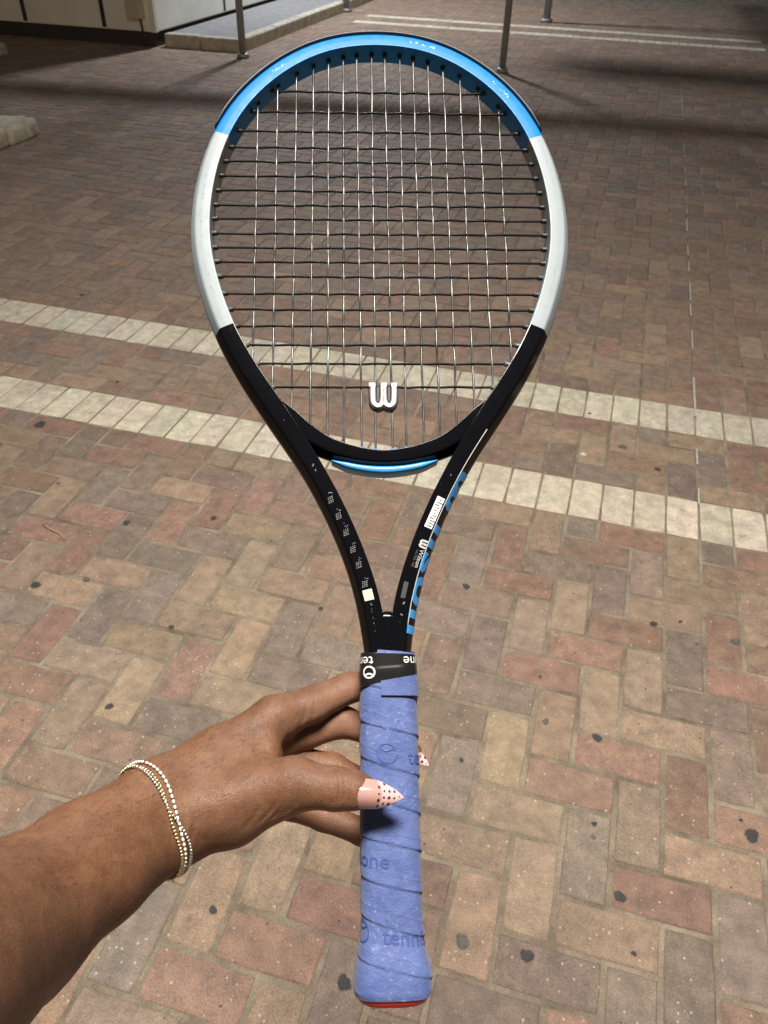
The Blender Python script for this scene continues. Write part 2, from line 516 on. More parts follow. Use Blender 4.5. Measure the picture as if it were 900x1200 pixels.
SX0, SX1, SY0, SY1 = -3.6, 0.0, 0.0, 4.2      # relative to the near right corner
link('wall', box_mesh('wall', (SX0, SY0, 0.14), (SX1, SY1, 2.5), 0.012), M_CREAMMETAL, shed)
link('plinth', box_mesh('plinth', (SX0 + 0.05, SY0 + 0.03, -0.02), (SX1 - 0.03, SY1 - 0.05, 0.139)), M_BASE, shed)
for x in (-0.62, -1.62, -2.62):
    link('seam', box_mesh('seam', (x - 0.022, SY0 - 0.012, 0.16), (x + 0.022, SY0 + 0.002, 2.4)), M_DARKSEAM, shed)
for yv in (1.75, 3.3):
    link('seam', box_mesh('seam', (SX1 - 0.002, yv - 0.015, 0.16), (SX1 + 0.010, yv + 0.015, 2.4)), M_DARKSEAM, shed)
link('corner_trim', box_mesh('corner_trim', (-0.055, -0.008, 0.138), (0.008, 0.055, 2.46), 0.004), simple('trim_white', (0.72, 0.72, 0.66), 0.45), shed)
bx = link('meter_box', box_mesh('meter_box', (-0.27, -0.10, 0.27), (-0.10, -0.002, 0.44), 0.012), simple('box_beige', (0.50, 0.47, 0.36), 0.5), shed)
link('conduit', tube_mesh('conduit', [(-0.15, -0.05, 0.27), (-0.14, -0.05, 0.25), (-0.13, -0.04, 0.1), (-0.13, -0.03, 0.0)], 0.012, 8), M_BASE, bx)
link('roof', box_mesh('roof', (SX0 - 0.12, SY0 - 0.12, 2.503), (SX1 + 0.12, SY1 + 0.12, 2.58), 0.01), M_STEEL, shed)

walk = link('raised_walk', box_mesh('raised_walk', (-5.12, 7.06, -0.01), (-4.32, 24.0, 0.112)), M_SLAB)
tag(walk, kind='structure')
kx = -5.10
i = 0
while kx < -4.3:
    L = random.uniform(0.38, 0.46)
    o = link('kerb_stone', box_mesh('kerb_stone', (kx, 6.93 + random.uniform(-0.006, 0.006), -0.02), (min(kx + L - 0.008, -4.185), 7.055, 0.125 + random.uniform(-0.004, 0.004)), 0.022, 3), M_KERB, walk)
    kx += L
ky = 7.062
while ky < 16:
    L = random.uniform(0.8, 1.0)
    o = link('kerb_stone', box_mesh('kerb_stone', (-4.315, ky, -0.02), (-4.185 + random.uniform(-0.005, 0.005), ky + L - 0.01, 0.125 + random.uniform(-0.004, 0.004)), 0.022, 3), M_KERB, walk)
    ky += L


def post(loc, h, r, label):
    t = empty('steel_post', loc)
    tag(t, label, 'post', 'steel posts across the yard')
    link('tube', tube_mesh('tube', [(0, 0, -0.01), (0, 0, h * 0.5), (0, 0, h)], r, 14), M_STEEL, t)
    link('base_collar', tube_mesh('base_collar', [(0, 0, 0), (0, 0, 0.035), (0, 0, 0.045)], [r * 1.7, r * 1.7, r * 1.15], 14), M_STEEL, t)
    return t


p1 = post((-4.06, 6.68, 0), 3.0, 0.038, 'grey steel post at the corner of the raised walk')
link('clamp', tube_mesh('clamp', [(0, 0, 0.52), (0, 0, 0.57)], 0.05, 14), M_STEEL, p1)
p2 = post((-1.36, 7.0, 0), 3.0, 0.034, 'dark steel post standing alone behind the racket head')
p3 = post((-1.37, 10.8, 0), 3.0, 0.05, 'short looking far post beyond the distant cream bands')
p4 = post((-4.17, 10.49, 0), 4.45, 0.05, 'farthest post rising beside the long kerb of the walk')

# unseen frame added overhead so that its shadows cross the yard
can = empty('added_shade_frame', (-1.36, 7.0, 0))
tag(can, 'overhead steel frame added out of view to cast shadow bands', 'shadow caster')


def cbox(name, lo, hi):
    off = Vector((1.36, -7.0, 0))
    link(name, box_mesh(name, Vector(lo) + off, Vector(hi) + off, 0.006), M_STEEL, can)


bm_ = tube_mesh('beam', [(-3.9, -0.46, 1.56), (-2.7, -0.32, 1.56), (0, 0.05, 1.56), (1.3, 0.16, 1.56)], 0.12, 10)
link('beam', bm_, M_STEEL, can)  # added out of view to throw the shadow stripe over the paving
cbox('added_shade_sheet', (-2.75, 9.05, 2.6), (-0.9, 9.5, 2.65))  # added sheet, shades a broad area of paving on the right
cbox('beam', (-1.08, 10.2, 2.0), (-0.95, 12.6, 2.1))  # added bar, casts the dark strip at the far right


def stone(name, lo, hi, label):
    bm = bmesh.new()
    bmesh.ops.create_cube(bm, size=1.0)
    for v in bm.verts:
        v.co = Vector([lo[i] + (v.co[i] + 0.5) * (hi[i] - lo[i]) for i in range(3)])
    bmesh.ops.bevel(bm, geom=list(bm.edges), offset=0.035, segments=4, affect='EDGES', profile=0.5)
    bmesh.ops.subdivide_edges(bm, edges=[e for e in bm.edges if e.calc_length() > 0.08], cuts=4, use_grid_fill=True)
    from mathutils import noise as mn
    for v in bm.verts:
        d = mn.noise(v.co * 14) * 0.012 + mn.noise(v.co * 40) * 0.005
        v.co += Vector((d, d * 0.5, d))
    me = bpy.data.meshes.new(name); bm.to_mesh(me); bm.free()
    me.polygons.foreach_set('use_smooth', [True] * len(me.polygons))
    o = link(name, me, M_STONE)
    tag(o, label, 'kerb stone')
    return o


stone('kerb_block', (-4.44, 2.96, -0.01), (-4.15, 3.28, 0.12), 'pale rounded kerb block, the end one at the left edge')
stone('kerb_block', (-4.45, 2.40, -0.01), (-4.16, 2.945, 0.12), 'pale kerb block cut by the left edge, nearer of the pair')
stone('kerb_block', (-6.75, 5.66, -0.01), (-6.30, 5.86, 0.11), 'small far kerb block in the shade below the cabin')


# ------------------------------------------------------------------ lamps
def lamp_fixture(name, base, head, label, panel, spec):
    t = empty(name, base)
    tag(t, label, 'street lamp')
    b = Vector(base); h = Vector(head) - b
    link('pole', tube_mesh('pole', [(0, 0, -0.01), (0, 0, 1.5), (0, 0, h.z + 0.1)], [0.06, 0.055, 0.045], 16), M_STEEL, t)
    if Vector((h.x, h.y)).length > 0.05:
        link('arm', tube_mesh('arm', [(0, 0, h.z + 0.09), (h.x * 0.5, h.y * 0.5, h.z + 0.12), (h.x, h.y, h.z + 0.09)], 0.03, 10), M_STEEL, t)
    w, d = panel
    hd = link('lamp_head', box_mesh('lamp_head', (h.x - w / 2 - 0.03, h.y - d / 2 - 0.03, h.z + 0.012), (h.x + w / 2 + 0.03, h.y + d / 2 + 0.03, h.z + 0.07), 0.01), M_STEEL, t)
    ld = bpy.data.lights.new(name + '_light', 'AREA')
    ld.shape = 'RECTANGLE'; ld.size = w; ld.size_y = d
    ld.energy = spec['power']; ld.color = spec['col']; ld.spread = math.radians(spec['spread'])
    lo = bpy.data.objects.new(name + '_light', ld); COL.objects.link(lo)
    lo.location = h; lo.parent = t
    return lo


lamp_fixture('street_lamp', (0.9, -4.2, 0), LAMP_NEAR['pos'], 'wide street lamp panel reaching over the photographer', LAMP_NEAR['size'], LAMP_NEAR)
ld = bpy.data.lights.new('post_lamp_light', 'POINT')
ld.energy = LAMP_FAR['power']; ld.color = LAMP_FAR['col']; ld.shadow_soft_size = 0.34
lf = bpy.data.objects.new('post_lamp_light', ld); COL.objects.link(lf)
lf.location = (0, 0, 4.52); lf.parent = p4
link('lamp_head', tube_mesh('lamp_head', [(0, 0, 4.66), (0, 0, 4.70), (0, 0, 4.76)], [0.2, 0.19, 0.05], 18), M_STEEL, p4)

# ------------------------------------------------------------------ racket
# racket frame: x right, y from butt to tip, z out of the string bed towards the holder's eye
def cam_vec(v): return RIGHT * v[0] + UP * v[1] + FWD * v[2]


EX = cam_vec((0.99928138, 0.00586146, 0.03744827)); EY = cam_vec((-0.01479938, 0.96988762, 0.24310283)); EN = cam_vec((0.03489567, 0.24348234, -0.96927738))
ORG = CAM_POS + cam_vec((0.00520857, -0.28430581, 0.45725359))
MR = Matrix(((EX.x, EY.x, EN.x, ORG.x), (EX.y, EY.y, EN.y, ORG.y), (EX.z, EY.z, EN.z, ORG.z), (0, 0, 0, 1)))

racket = empty('tennis_racket')
racket.matrix_world = MR
tag(racket, 'blue, white and black tennis racket with lilac grip held upright', 'tennis racket')


def paint(name, col, rough=0.16, chips=None, spec=0.5, coat=0.0):
    t = NT(name)
    pos = t.n('ShaderNodeTexCoord').outputs['Object']
    c = t.mix(t.ramp(t.noise(pos, 30, 5), 0.3, 0.7), tuple(x * 0.93 for x in col), tuple(min(1, x * 1.05) for x in col))
    if chips:
        a = t.n('ShaderNodeAttribute', attribute_name='sec').outputs['Fac']
        band = t.math('LESS_THAN', t.math('ABSOLUTE', t.math('SUBTRACT', a, chips[0])), chips[1])
        nz = t.math('GREATER_THAN', t.noise(pos, 420, 4, 0.7), chips[2])
        gate = t.math('GREATER_THAN', t.noise(pos, 22, 2), chips[4])
        m = t.math('MULTIPLY', t.math('MULTIPLY', band, nz), gate)
        c = t.mix(m, c, chips[3])
        speck = t.math('GREATER_THAN', t.noise(pos, 620, 2), 0.755)
        c = t.mix(t.math('MULTIPLY', speck, 0.6), c, (0.05, 0.05, 0.05))
    t.set(Base_Color=c, Roughness=t.ramp(t.noise(pos, 120, 4), 0.3, 0.7, rough * 0.8, rough * 1.4), Coat_Weight=coat, Coat_Roughness=0.08, Specular_IOR_Level=spec)
    t.set(Normal=t.bump(t.noise(pos, 500, 2), 0.008, 0.0004))
    return t.m


M_BLUE = paint('blue_paint', (0.011, 0.170, 0.52), 0.30, (0.18, 0.022, 0.58, (0.78, 0.80, 0.80), 0.5), 0.10)
M_WHITE = paint('pearl_white_paint', (0.265, 0.305, 0.33), 0.32, (0.18, 0.02, 0.60, (0.16, 0.16, 0.16), 0.52), 0.15)
M_BLACK = paint('black_paint', (0.004, 0.004, 0.005), 0.075, (0.18, 0.015, 0.62, (0.30, 0.30, 0.28), 0.58), 0.22)
M_BLACKPL = simple('black_plastic', (0.008, 0.008, 0.009), 0.5, var=0.2, scale=300)
M_GREYPL = simple('grey_grommet', (0.07, 0.07, 0.07), 0.4, var=0.2, scale=300)
M_BLUEPL = simple('blue_plastic', (0.03, 0.27, 0.66), 0.35)
M_MAIN = simple('main_string_gut', (0.085, 0.085, 0.085), 0.3, 0.4, var=0.85, scale=60)
M_CROSS = simple('cross_string_gut', (0.003, 0.003, 0.0035), 0.5, 0.0, var=0.4, scale=90, spec=0.12)
M_PRINT = simple('white_print', (0.45, 0.45, 0.45), 0.5)
M_STICKER = simple('white_sticker', (0.74, 0.74, 0.72), 0.45, var=0.05, scale=300)

OUT_HALF = [(0, 686.0), (22, 684.6), (42, 680), (61, 671), (80, 657.5), (93, 645), (104.5, 630.5), (116, 612), (124.5, 593), (131.5, 570), (136, 545), (138.2, 520), (138.2, 498), (135.5, 478), (130.2, 458), (124, 438), (116.5, 418.5), (104.5, 394.5), (88.5, 369.5), (72, 344.5), (54.5, 317), (36.8, 281), (25.6, 254.5), (18.8, 228), (15.2, 205), (14.6, 196)]
NH = 150
half = catmull([(x + (1.6 if 340 < y < 640 else 0), y - max(0, y - 500) / 186 * 4.5) for x, y in OUT_HALF], NH) / 1000.0
_full = np.concatenate([half[::-1] * np.array([-1, 1]), half[1:]])
for _ in range(55):
    _full[1:-1] = _full[1:-1] * 0.5 + (_full[:-2] + _full[2:]) * 0.25
half = _full[NH - 1:]
# mirror into one open path: left shaft foot -> around the head -> right shaft foot
outer = np.concatenate([half[::-1] * np.array([-1, 1]), half[1:]])
T = np.gradient(outer, axis=0); T /= np.linalg.norm(T, axis=1)[:, None]
NRM = np.stack([-T[:, 1], T[:, 0]], 1)          # outward (path runs clockwise)
if NRM[NH - 1][1] < 0: NRM = -NRM
yy = outer[:, 1]


def prof(y):
    hw = np.interp(y, [0.196, 0.225, 0.26, 0.31, 0.36, 0.42, 0.50, 0.60, 0.69], [7.2, 7.8, 7.4, 7.4, 8.3, 7.8, 7.6, 7.4, 7.3]) / 1000
    hd = np.interp(y, [0.196, 0.225, 0.31, 0.40, 0.50, 0.69], [11.5, 11.8, 12.5, 12.4, 11.0, 8.6]) / 1000
    return hw, hd


HW, HD = prof(yy)
centre = outer - NRM * HW[:, None]
NS = 40


def chaikin(P, n, w=0.22):
    P = np.array(P, float)
    for _ in range(n):
        Q = np.roll(P, -1, 0)
        P = np.stack([P * (1 - w) + Q * w, P * w + Q * (1 - w)], 1).reshape(-1, 2)
    return P


# beam section: flat front, long outer chamfer, rounded inner side (outward, towards front)
SECT = chaikin([(1, -0.25), (1, 0.25), (0.40, 0.97), (-0.25, 1.0), (-0.86, 1.0), (-0.965, 0.995), (-1, 0.955), (-1, 0.86), (-1, -0.86), (-1, -0.955), (-0.965, -0.995), (-0.86, -1.0), (-0.25, -1.0), (0.40, -0.97)], 3, 0.14)
_front = SECT[(SECT[:, 1] > 0)]; _front = _front[np.argsort(_front[:, 0])]


def front_w(u):
    """height of the front skin over the beam's middle, u = outward position in half widths"""
    return float(np.interp(u, _front[:, 0], _front[:, 1]))


def sgnpow(v, e): return math.copysign(abs(v) ** e, v)


def sweep(name, cen, nrm, hw, hd, nexp, mat_of=None, mats=(), parent=None, phi0=0.0, phi1=1.0, closed=True, cap=True):
    V, Fc, sec = [], [], []
    ns = len(SECT) if nexp is None else NS
    for i in range(len(cen)):
        for k in range(ns):
            if nexp is None:
                u, w = SECT[k][0] * hw[i], SECT[k][1] * hd[i]
            else:
                a = 2 * math.pi * k / ns
                u = sgnpow(math.cos(a), nexp) * hw[i]; w = sgnpow(math.sin(a), nexp) * hd[i]
            V.append((cen[i][0] + nrm[i][0] * u, cen[i][1] + nrm[i][1] * u, w)); sec.append(k / ns)
    mi = []
    for i in range(len(cen) - 1):
        for k in range(ns):
            k2 = (k + 1) % ns
            Fc.append((i * ns + k, (i + 1) * ns + k, (i + 1) * ns + k2, i * ns + k2))
            mi.append(mat_of(i) if mat_of else 0)
    if cap:
        Fc.append(tuple(range(ns))); Fc.append(tuple(reversed(range((len(cen) - 1) * ns, len(cen) * ns))))
        mi += [mi[0], mi[-1]]
    me = bpy.data.meshes.new(name); me.from_pydata(V, [], Fc); me.update()
    bm = bmesh.new(); bm.from_mesh(me); bmesh.ops.recalc_face_normals(bm, faces=bm.faces); bm.to_mesh(me); bm.free()
    for m in mats: me.materials.append(m)
    me.polygons.foreach_set('material_index', mi)
    me.polygons.foreach_set('use_smooth', [True] * len(me.polygons))
    at_ = me.attributes.new('sec', 'FLOAT', 'POINT'); at_.data.foreach_set('value', sec)
    return link(name, me, None, parent)


Y_BW, Y_WB = 0.5850, 0.4200


def mat_of(i):
    y = (yy[i] + yy[i + 1]) / 2
    return 0 if y > Y_BW else (1 if y > Y_WB else 2)


frame = sweep('frame', centre, NRM, HW, HD, None, mat_of, (M_BLUE, M_WHITE, M_BLACK), racket)

# bridge closing the head at the throat
BR = [(-96, 396), (-82, 374), (-64, 354), (-43, 339), (-22, 331.3), (0, 328.6), (22, 331.3), (43, 339), (64, 354), (82, 374), (96, 396)]
brc = catmull(BR, 70) / 1000
Tb = np.gradient(brc, axis=0); Tb /= np.linalg.norm(Tb, axis=1)[:, None]
Nb = np.stack([Tb[:, 1], -Tb[:, 0]], 1)
tb = np.abs(np.linspace(-1, 1, 70))
hwb = np.interp(tb, [0, 0.35, 0.6, 0.8, 1], [5.6, 6.6, 8.8, 5.5, 2.0]) / 1000
hdb = np.interp(tb, [0, 0.5, 0.8, 1], [9.0, 10.5, 10.5, 6]) / 1000
sweep('bridge', brc, Nb, hwb, hdb, None, None, (M_BLACK,), racket)
# blue strip under the bridge
bs = catmull([(-36, 327.8), (-24, 324.0), (-12, 321.8), (0, 321.0), (12, 321.8), (24, 324.0), (36, 327.8)], 40) / 1000
Ts = np.gradient(bs, axis=0); Ts /= np.linalg.norm(Ts, axis=1)[:, None]
Nsn = np.stack([Ts[:, 1], -Ts[:, 0]], 1)
ts = np.abs(np.linspace(-1, 1, 40))
bst = sweep('bridge_strip', bs, Nsn, np.interp(ts, [0, 0.7, 1], [3.0, 2.4, 0.6]) / 1000, np.interp(ts, [0, 0.7, 1], [7.5, 7.5, 6]) / 1000, 0.6, None, (M_BLUEPL,), racket)
# V block where the shafts meet
vb = sweep('shaft_block', np.array([(0, 0.196), (0, 0.208), (0, 0.216), (0, 0.2215), (0, 0.2250)]), np.array([(1, 0)] * 5), np.array([12.5, 10.5, 7.5, 5, 3]) / 1000, np.array([11.2, 11.2, 11.1, 10.8, 10.2]) / 1000, 0.3, None, (M_BLACK,), racket)
# bumper guard along the outside of the head top
sel = [i for i in range(len(outer)) if yy[i] > 0.590]
gc = outer[sel] + NRM[sel] * 0.0004
gt = np.abs(np.linspace(-1, 1, len(sel)))
sweep('bumper_guard', gc, NRM[sel], np.interp(gt, [0, 0.9, 1], [1.6, 1.5, 0.6]) / 1000, np.interp(gt, [0, 0.9, 1], [7.2, 6.8, 5]) / 1000, 0.6, None, (M_BLACKPL,), racket)

# strings: 16 mains, 19 crosses
MX_T = [-93, -78, -63.8, -50.8, -39, -27.5, -17, -5.2]; MY_T = [618.5, 635, 646.5, 653.8, 658.6, 662.3, 664.2, 665.2]
MX_B = [-91.4, -77.3, -63.7, -50.8, -38.7, -27.6, -15.3, -5.9]; MY_B = [396.3, 375.2, 360, 350.4, 343.8, 339.3, 336.8, 335.4]
CY = [628.9, 610.1, 592.7, 578.3, 565.8, 553.3, 540.6, 528.3, 516.5, 504.4, 492.7, 481.1, 469.2, 455.5, 442.9, 430.0, 415.3, 400.9, 383.2]
mains = [(x / 1000, a / 1000, xb / 1000, b / 1000) for x, a, xb, b in zip(MX_T, MY_T, MX_B, MY_B)]
mains += [(-x, a, -xb, b) for x, a, xb, b in reversed(mains)]


def inner_x(y):
    """half width of the hoop opening at height y"""
    half_in = [(c - n * h)[0] for c, n, h in zip(centre[NH - 1:], NRM[NH - 1:], HW[NH - 1:])]
    ys = [(c - n * h)[1] for c, n, h in zip(centre[NH - 1:], NRM[NH - 1:], HW[NH - 1:])]
    o = np.argsort(ys)
    xf = np.interp(y, np.array(ys)[o], np.array(half_in)[o])
    # the bridge narrows the opening low down
    bx_ = np.interp(y, brc[35:, 1] + hwb[35:] * 0.8, brc[35:, 0] - 0.004) if y < 0.40 else 1
    return min(xf, bx_)


STR_R = 0.00080
main_x = lambda m, y: mains[m][0] + (mains[m][2] - mains[m][0]) * (mains[m][1] - y) / (mains[m][1] - mains[m][3])
cross_pts = {}
for ci, cy in enumerate(CY):
    y0 = cy / 1000
    for mi_ in range(16):
        cross_pts[(ci, mi_)] = y0 + random.uniform(-0.0002, 0.0002)
for mi_, (xt, yt, xb, yb) in enumerate(mains):
    pts = [(xt, yt + 0.006, 0), (xt, yt, 0)]
    for ci in range(19):
        y0 = cross_pts[(ci, mi_)]
        if yb + 0.002 < y0 < yt - 0.002:
            s = 1 if (ci + mi_) % 2 else -1
            pts.append((main_x(mi_, y0) + random.uniform(-0.0003, 0.0003), y0, s * 0.00055))
    pts += [(xb, yb, 0), (xb, yb - 0.006, 0)]
    sm = catmull(pts, 110)
    link('main_string', tube_mesh('main_string', sm, STR_R, 7), M_MAIN, racket)
cross_ends = []
for ci, cy in enumerate(CY):
    y0 = cy / 1000
    xe = inner_x(y0) - 0.001
    pts = [(-xe - 0.004, y0, 0), (-xe, y0, 0)]
    for mi_ in range(16):
        y1 = cross_pts[(ci, mi_)]
        xm = main_x(mi_, y1)
        if abs(xm) < xe - 0.003:
            s = -1 if (ci + mi_) % 2 else 1
            pts.append((xm, y1, s * 0.00045))
    pts += [(xe, y0, 0), (xe + 0.004, y0, 0)]
    sm = catmull(pts, 130)
    link('cross_string', tube_mesh('cross_string', sm, 0.00088, 7), M_CROSS, racket)
    cross_ends.append((xe, y0))

gm = {}


def grommet(x, y, dx, dy, mat, L=0.0075):
    """small barrel pointing into the hoop along (dx, dy)"""
    if mat.name not in gm:
        gm[mat.name] = tube_mesh('grommet', [(0, 0, 0), (0, 0.003, 0), (0, L * 0.9, 0), (0, L, 0)], [0.0020, 0.0019, 0.0017, 0.0010], 10)
    o = link('grommet', gm[mat.name], mat, racket)
    o.location = (x, y, 0); o.rotation_euler = (0, 0, math.atan2(-dx, dy))


for i, (xt, yt, xb, yb) in enumerate(mains):
    k = i if i < 8 else 15 - i
    tilt = (xt / 0.1) * 0.55
    grommet(xt + tilt * 0.0045, yt + 0.0045, -tilt, -1, M_BLACKPL)
    mat = M_BLUEPL if k >= 5 else M_GREYPL
    tb_ = (xb / 0.1) * 0.5
    grommet(xb + tb_ * 0.005, yb - 0.005, -tb_, 1, mat)
for j, (xe, y0) in enumerate(cross_ends):
    for s in (-1, 1):
        slope = 0.5 * max(0, (y0 - 0.57) / 0.06) - 0.45 * max(0, (0.45 - y0) / 0.06)
        grommet(s * (xe + 0.0042), y0 + slope * 0.003, -s, -slope * 0.5, M_BLACKPL if y0 > 0.42 else M_GREYPL)


# W shaped dampener on the two centre mains
def stroke_path(me_name, polys, w, z0, z1):
    V, Fc = [], []
    for P in polys:
        P = catmull(P, 34); Tt = np.gradient(P, axis=0); Tt /= np.linalg.norm(Tt, axis=1)[:, None]
        Nn = np.stack([-Tt[:, 1], Tt[:, 0]], 1)
        b = len(V)
        for p, n in zip(P, Nn):
            for (s, z) in ((1, z0), (1, z1 - 0.0006), (0.78, z1), (-0.78, z1), (-1, z1 - 0.0006), (-1, z0)):
                V.append((p[0] + n[0] * w * s, p[1] + n[1] * w * s, z))
        m = len(P)
        for i in range(m - 1):
            for k in range(6):
                k2 = (k + 1) % 6
                Fc.append((b + i * 6 + k, b + i * 6 + k2, b + (i + 1) * 6 + k2, b + (i + 1) * 6 + k))
        Fc.append(tuple(b + k for k in range(6))); Fc.append(tuple(reversed([b + (m - 1) * 6 + k for k in range(6)])))
    me = mesh(me_name, V, Fc)
    bm = bmesh.new(); bm.from_mesh(me); bmesh.ops.recalc_face_normals(bm, faces=bm.faces); bm.to_mesh(me); bm.free()
    return me


def w_polys(cx, cy, s):
    uu = [(-7.2, 7.6), (-7.2, 0), (-6.7, -4.6), (-4.2, -6.6), (-1.7, -5.0), (-0.9, 0), (-0.9, 7.6)]
    u2 = [(x + 6.9, y) for x, y in uu]
    f = lambda L: [(cx + x * s, cy + y * s) for x, y in L]
    serif = [f([(-9.6, 7.2), (-7.6, 7.2), (-5.6, 7.2)]), f([(-2.0, 7.2), (0.2, 7.2), (1.4, 7.2)]), f([(4.4, 7.2), (6.0, 7.2), (7.8, 7.2)])]
    return [f(uu), f(u2)] + serif


damp = empty('vibration_dampener'); damp.matrix_world = MR @ Matrix.Translation((0, 0.3755, 0))
tag(damp, 'silver and black W shaped dampener on the lower strings', 'dampener')
link('rubber_body', stroke_path('rubber_body', w_polys(0.0006, 0, 0.00112), 0.0029, -0.0028, 0.0030), M_BLACKPL, damp)
link('silver_letter', stroke_path('silver_letter', w_polys(0.0006, 0, 0.00112), 0.0017, 0.0026, 0.0042), simple('silver_rubber', (0.36, 0.37, 0.38), 0.45, 0.2, var=0.35, scale=600), damp)
link('rubber_fill', box_mesh('rubber_fill', (-0.0068, -0.006, -0.0022), (0.0072, 0.0075, 0.0022), 0.001), M_BLACKPL, damp)


# printing on the shafts ------------------------------------------------------
def leg_frame(side, y):
    """centre, tangent (upwards) and outward normal of a shaft at height y; side +1 right"""
    idx = [i for i in range(NH + 60, len(outer))]
    ys = yy[idx][::-1]
    def it(a): return np.interp(y, ys, a[idx][::-1])
    c = Vector((it(centre[:, 0]), it(centre[:, 1]), 0)); n = Vector((it(NRM[:, 0]), it(NRM[:, 1]), 0)).normalized()
    t = Vector((-n.y, n.x, 0))
    hw, hd = float(prof(y)[0]), float(prof(y)[1])
    if side < 0:
        c.x = -c.x; n.x = -n.x; t = Vector((n.y, -n.x, 0))
    return c, t, n, hw, hd


_k0 = int(np.argmin(np.abs(SECT[:, 0] - 0.30) + np.abs(SECT[:, 1] - 0.98)))
_chain = [SECT[(_k0 - q) % len(SECT)] for q in range(44)]      # from the front edge round the outside to the back


def surf_pt(side, y, dist, lift):
    """point on the shaft's skin: dist runs from the front corner round the outside"""
    c, t, n, hw, hd = leg_frame(side, y)
    P = np.array(_chain) * np.array([hw, hd])
    L = np.r_[0, np.cumsum(np.linalg.norm(np.diff(P, axis=0), axis=1))]
    u, w = np.interp(dist, L, P[:, 0]), np.interp(dist, L, P[:, 1])
    u2, w2 = np.interp(dist + 0.0004, L, P[:, 0]), np.interp(dist + 0.0004, L, P[:, 1])
    d = Vector((u2 - u, w2 - w)); d = d.normalized() if d.length > 0 else Vector((0, -1))
    return c + n * (u - d.y * lift) + Vector((0, 0, w + d.x * lift))


def front_quad(name, side, y, off, along, across, mat, lift=0.00025, parent=None):
    """flat print on the front face of a shaft; off = shift outwards"""
    V, Fc = [], []
    m = 5
    for sy in (-1, 1):
        for k in range(m):
            c, t, n, hw, hd = leg_frame(side, y + sy * along / 2)
            o_ = off + (k / (m - 1) - 0.5) * across
            p = c + n * o_
            p.z = front_w(o_ / hw) * hd + lift
            V.append(p)
    for k in range(m - 1): Fc.append((k, k + 1, m + k + 1, m + k))
    return link(name, mesh(name, V, Fc), mat, parent or racket)


st = front_quad('sticker', 1, 0.286, -0.0010, 0.0200, 0.0052, M_STICKER)
for q in range(11):
    front_quad('print_line', 1, 0.2772 + q * 0.0017, -0.0008 + random.uniform(-0.0009, 0.0009), 0.0006, random.uniform(0.0012, 0.0040), M_GREYPL, lift=0.00045)
front_quad('sticker', -1, 0.2335, -0.0012, 0.0066, 0.0062, simple('cream_sticker', (0.55, 0.53, 0.42), 0.5))
front_quad('sticker', 1, 0.236, -0.0030, 0.010, 0.0030, simple('grey_sticker', (0.04, 0.04, 0.04), 0.4))
M_PRINT_DIM = simple('faded_print', (0.24, 0.24, 0.24), 0.5)
for yv in (0.2960, 0.2852, 0.2745, 0.2635, 0.2535, 0.2415):
    for q in range(3):
        front_quad('print_icon', -1, yv + 0.0022 + random.uniform(-0.0008, 0.0008), -0.0036 + 0.0008 * q, 0.0004, random.uniform(0.0003, 0.0007), M_PRINT_DIM)
    for q in range(4):
        for k in range(3):
            front_quad('print_line', -1, yv + 0.0004 - q * 0.0010, -0.0026 + k * 0.0013 + q * 0.0003, 0.00035, random.uniform(0.0005, 0.0011), M_PRINT_DIM)


def map_text(name, body, size, fn, mat, parent, extrude=0.0, spacing=1.0, sub=0, bold=0.0):
    me = text_mesh(body, size, extrude, spacing, bold)
    if sub:
        bm = bmesh.new(); bm.from_mesh(me); bmesh.ops.triangulate(bm, faces=bm.faces)
        for _ in range(sub):
            bmesh.ops.subdivide_edges(bm, edges=[e for e in bm.edges if e.calc_length() > size * 0.12], cuts=1)
        bmesh.ops.triangulate(bm, faces=bm.faces); bm.to_mesh(me); bm.free()
    for v in me.vertices: v.co = fn(v.co)
    me.update(); me.name = name
    me.materials.clear()
    return link(name, me, mat, parent)


# small maker's mark and name on the right shaft's front, reading down the shaft
def right_front(y0, off0):
    def fn(p):
        y = y0 - p.x
        c, t, n, hw, hd = leg_frame(1, y)
        o_ = off0 + p.y * 1.0
        q = c + n * o_
        q.z = front_w(o_ / hw) * hd + 0.0003
        return q
    return fn


mk = stroke_path('maker_mark', w_polys(0, 0, 0.00030), 0.00062, 0, 0.0002)
fnm = right_front(0.2655, 0.0)
for v in mk.vertices:
    z = v.co.z; q = fnm(v.co); q.z += z; v.co = q
link('maker_mark', mk, M_PRINT, racket)
map_text('shaft_name', 'Wilson', 0.0040, right_front(0.2565, 0.0006), M_PRINT, racket)
map_text('shaft_name', 'ULTRA 100', 0.0022, right_front(0.2560, -0.0022), M_GREYPL, racket)


# big blue name on the outside of the right shaft, feet of the letters towards the front
def right_side(y0):
    def fn(p):
        y = y0 - p.x
        c, t, n, hw, hd = leg_frame(1, y)
        # p.y runs from the front edge round the outside towards the back
        return surf_pt(1, y, p.y + 0.0098, 0.0003)
    return fn


M_SIDE = simple('bright_blue_print', (0.05, 0.36, 0.85), 0.35)
map_text('side_name', 'ilson', 0.0340, right_side(0.2455), M_SIDE, racket, spacing=1.12, sub=3, bold=0.0011)
sn = stroke_path('side_name', w_polys(0, 0, 0.00158), 0.0027, 0, 0.0001)
_fs = right_side(0.3035)
bm = bmesh.new(); bm.from_mesh(sn)
bmesh.ops.delete(bm, geom=[f for f in bm.faces if f.normal.z < 0.2], context='FACES')
bm.to_mesh(sn); bm.free()
for v in sn.vertices: v.co = _fs(v.co + Vector((0, 0.0012, 0)))
link('side_name', sn, M_SIDE, racket)

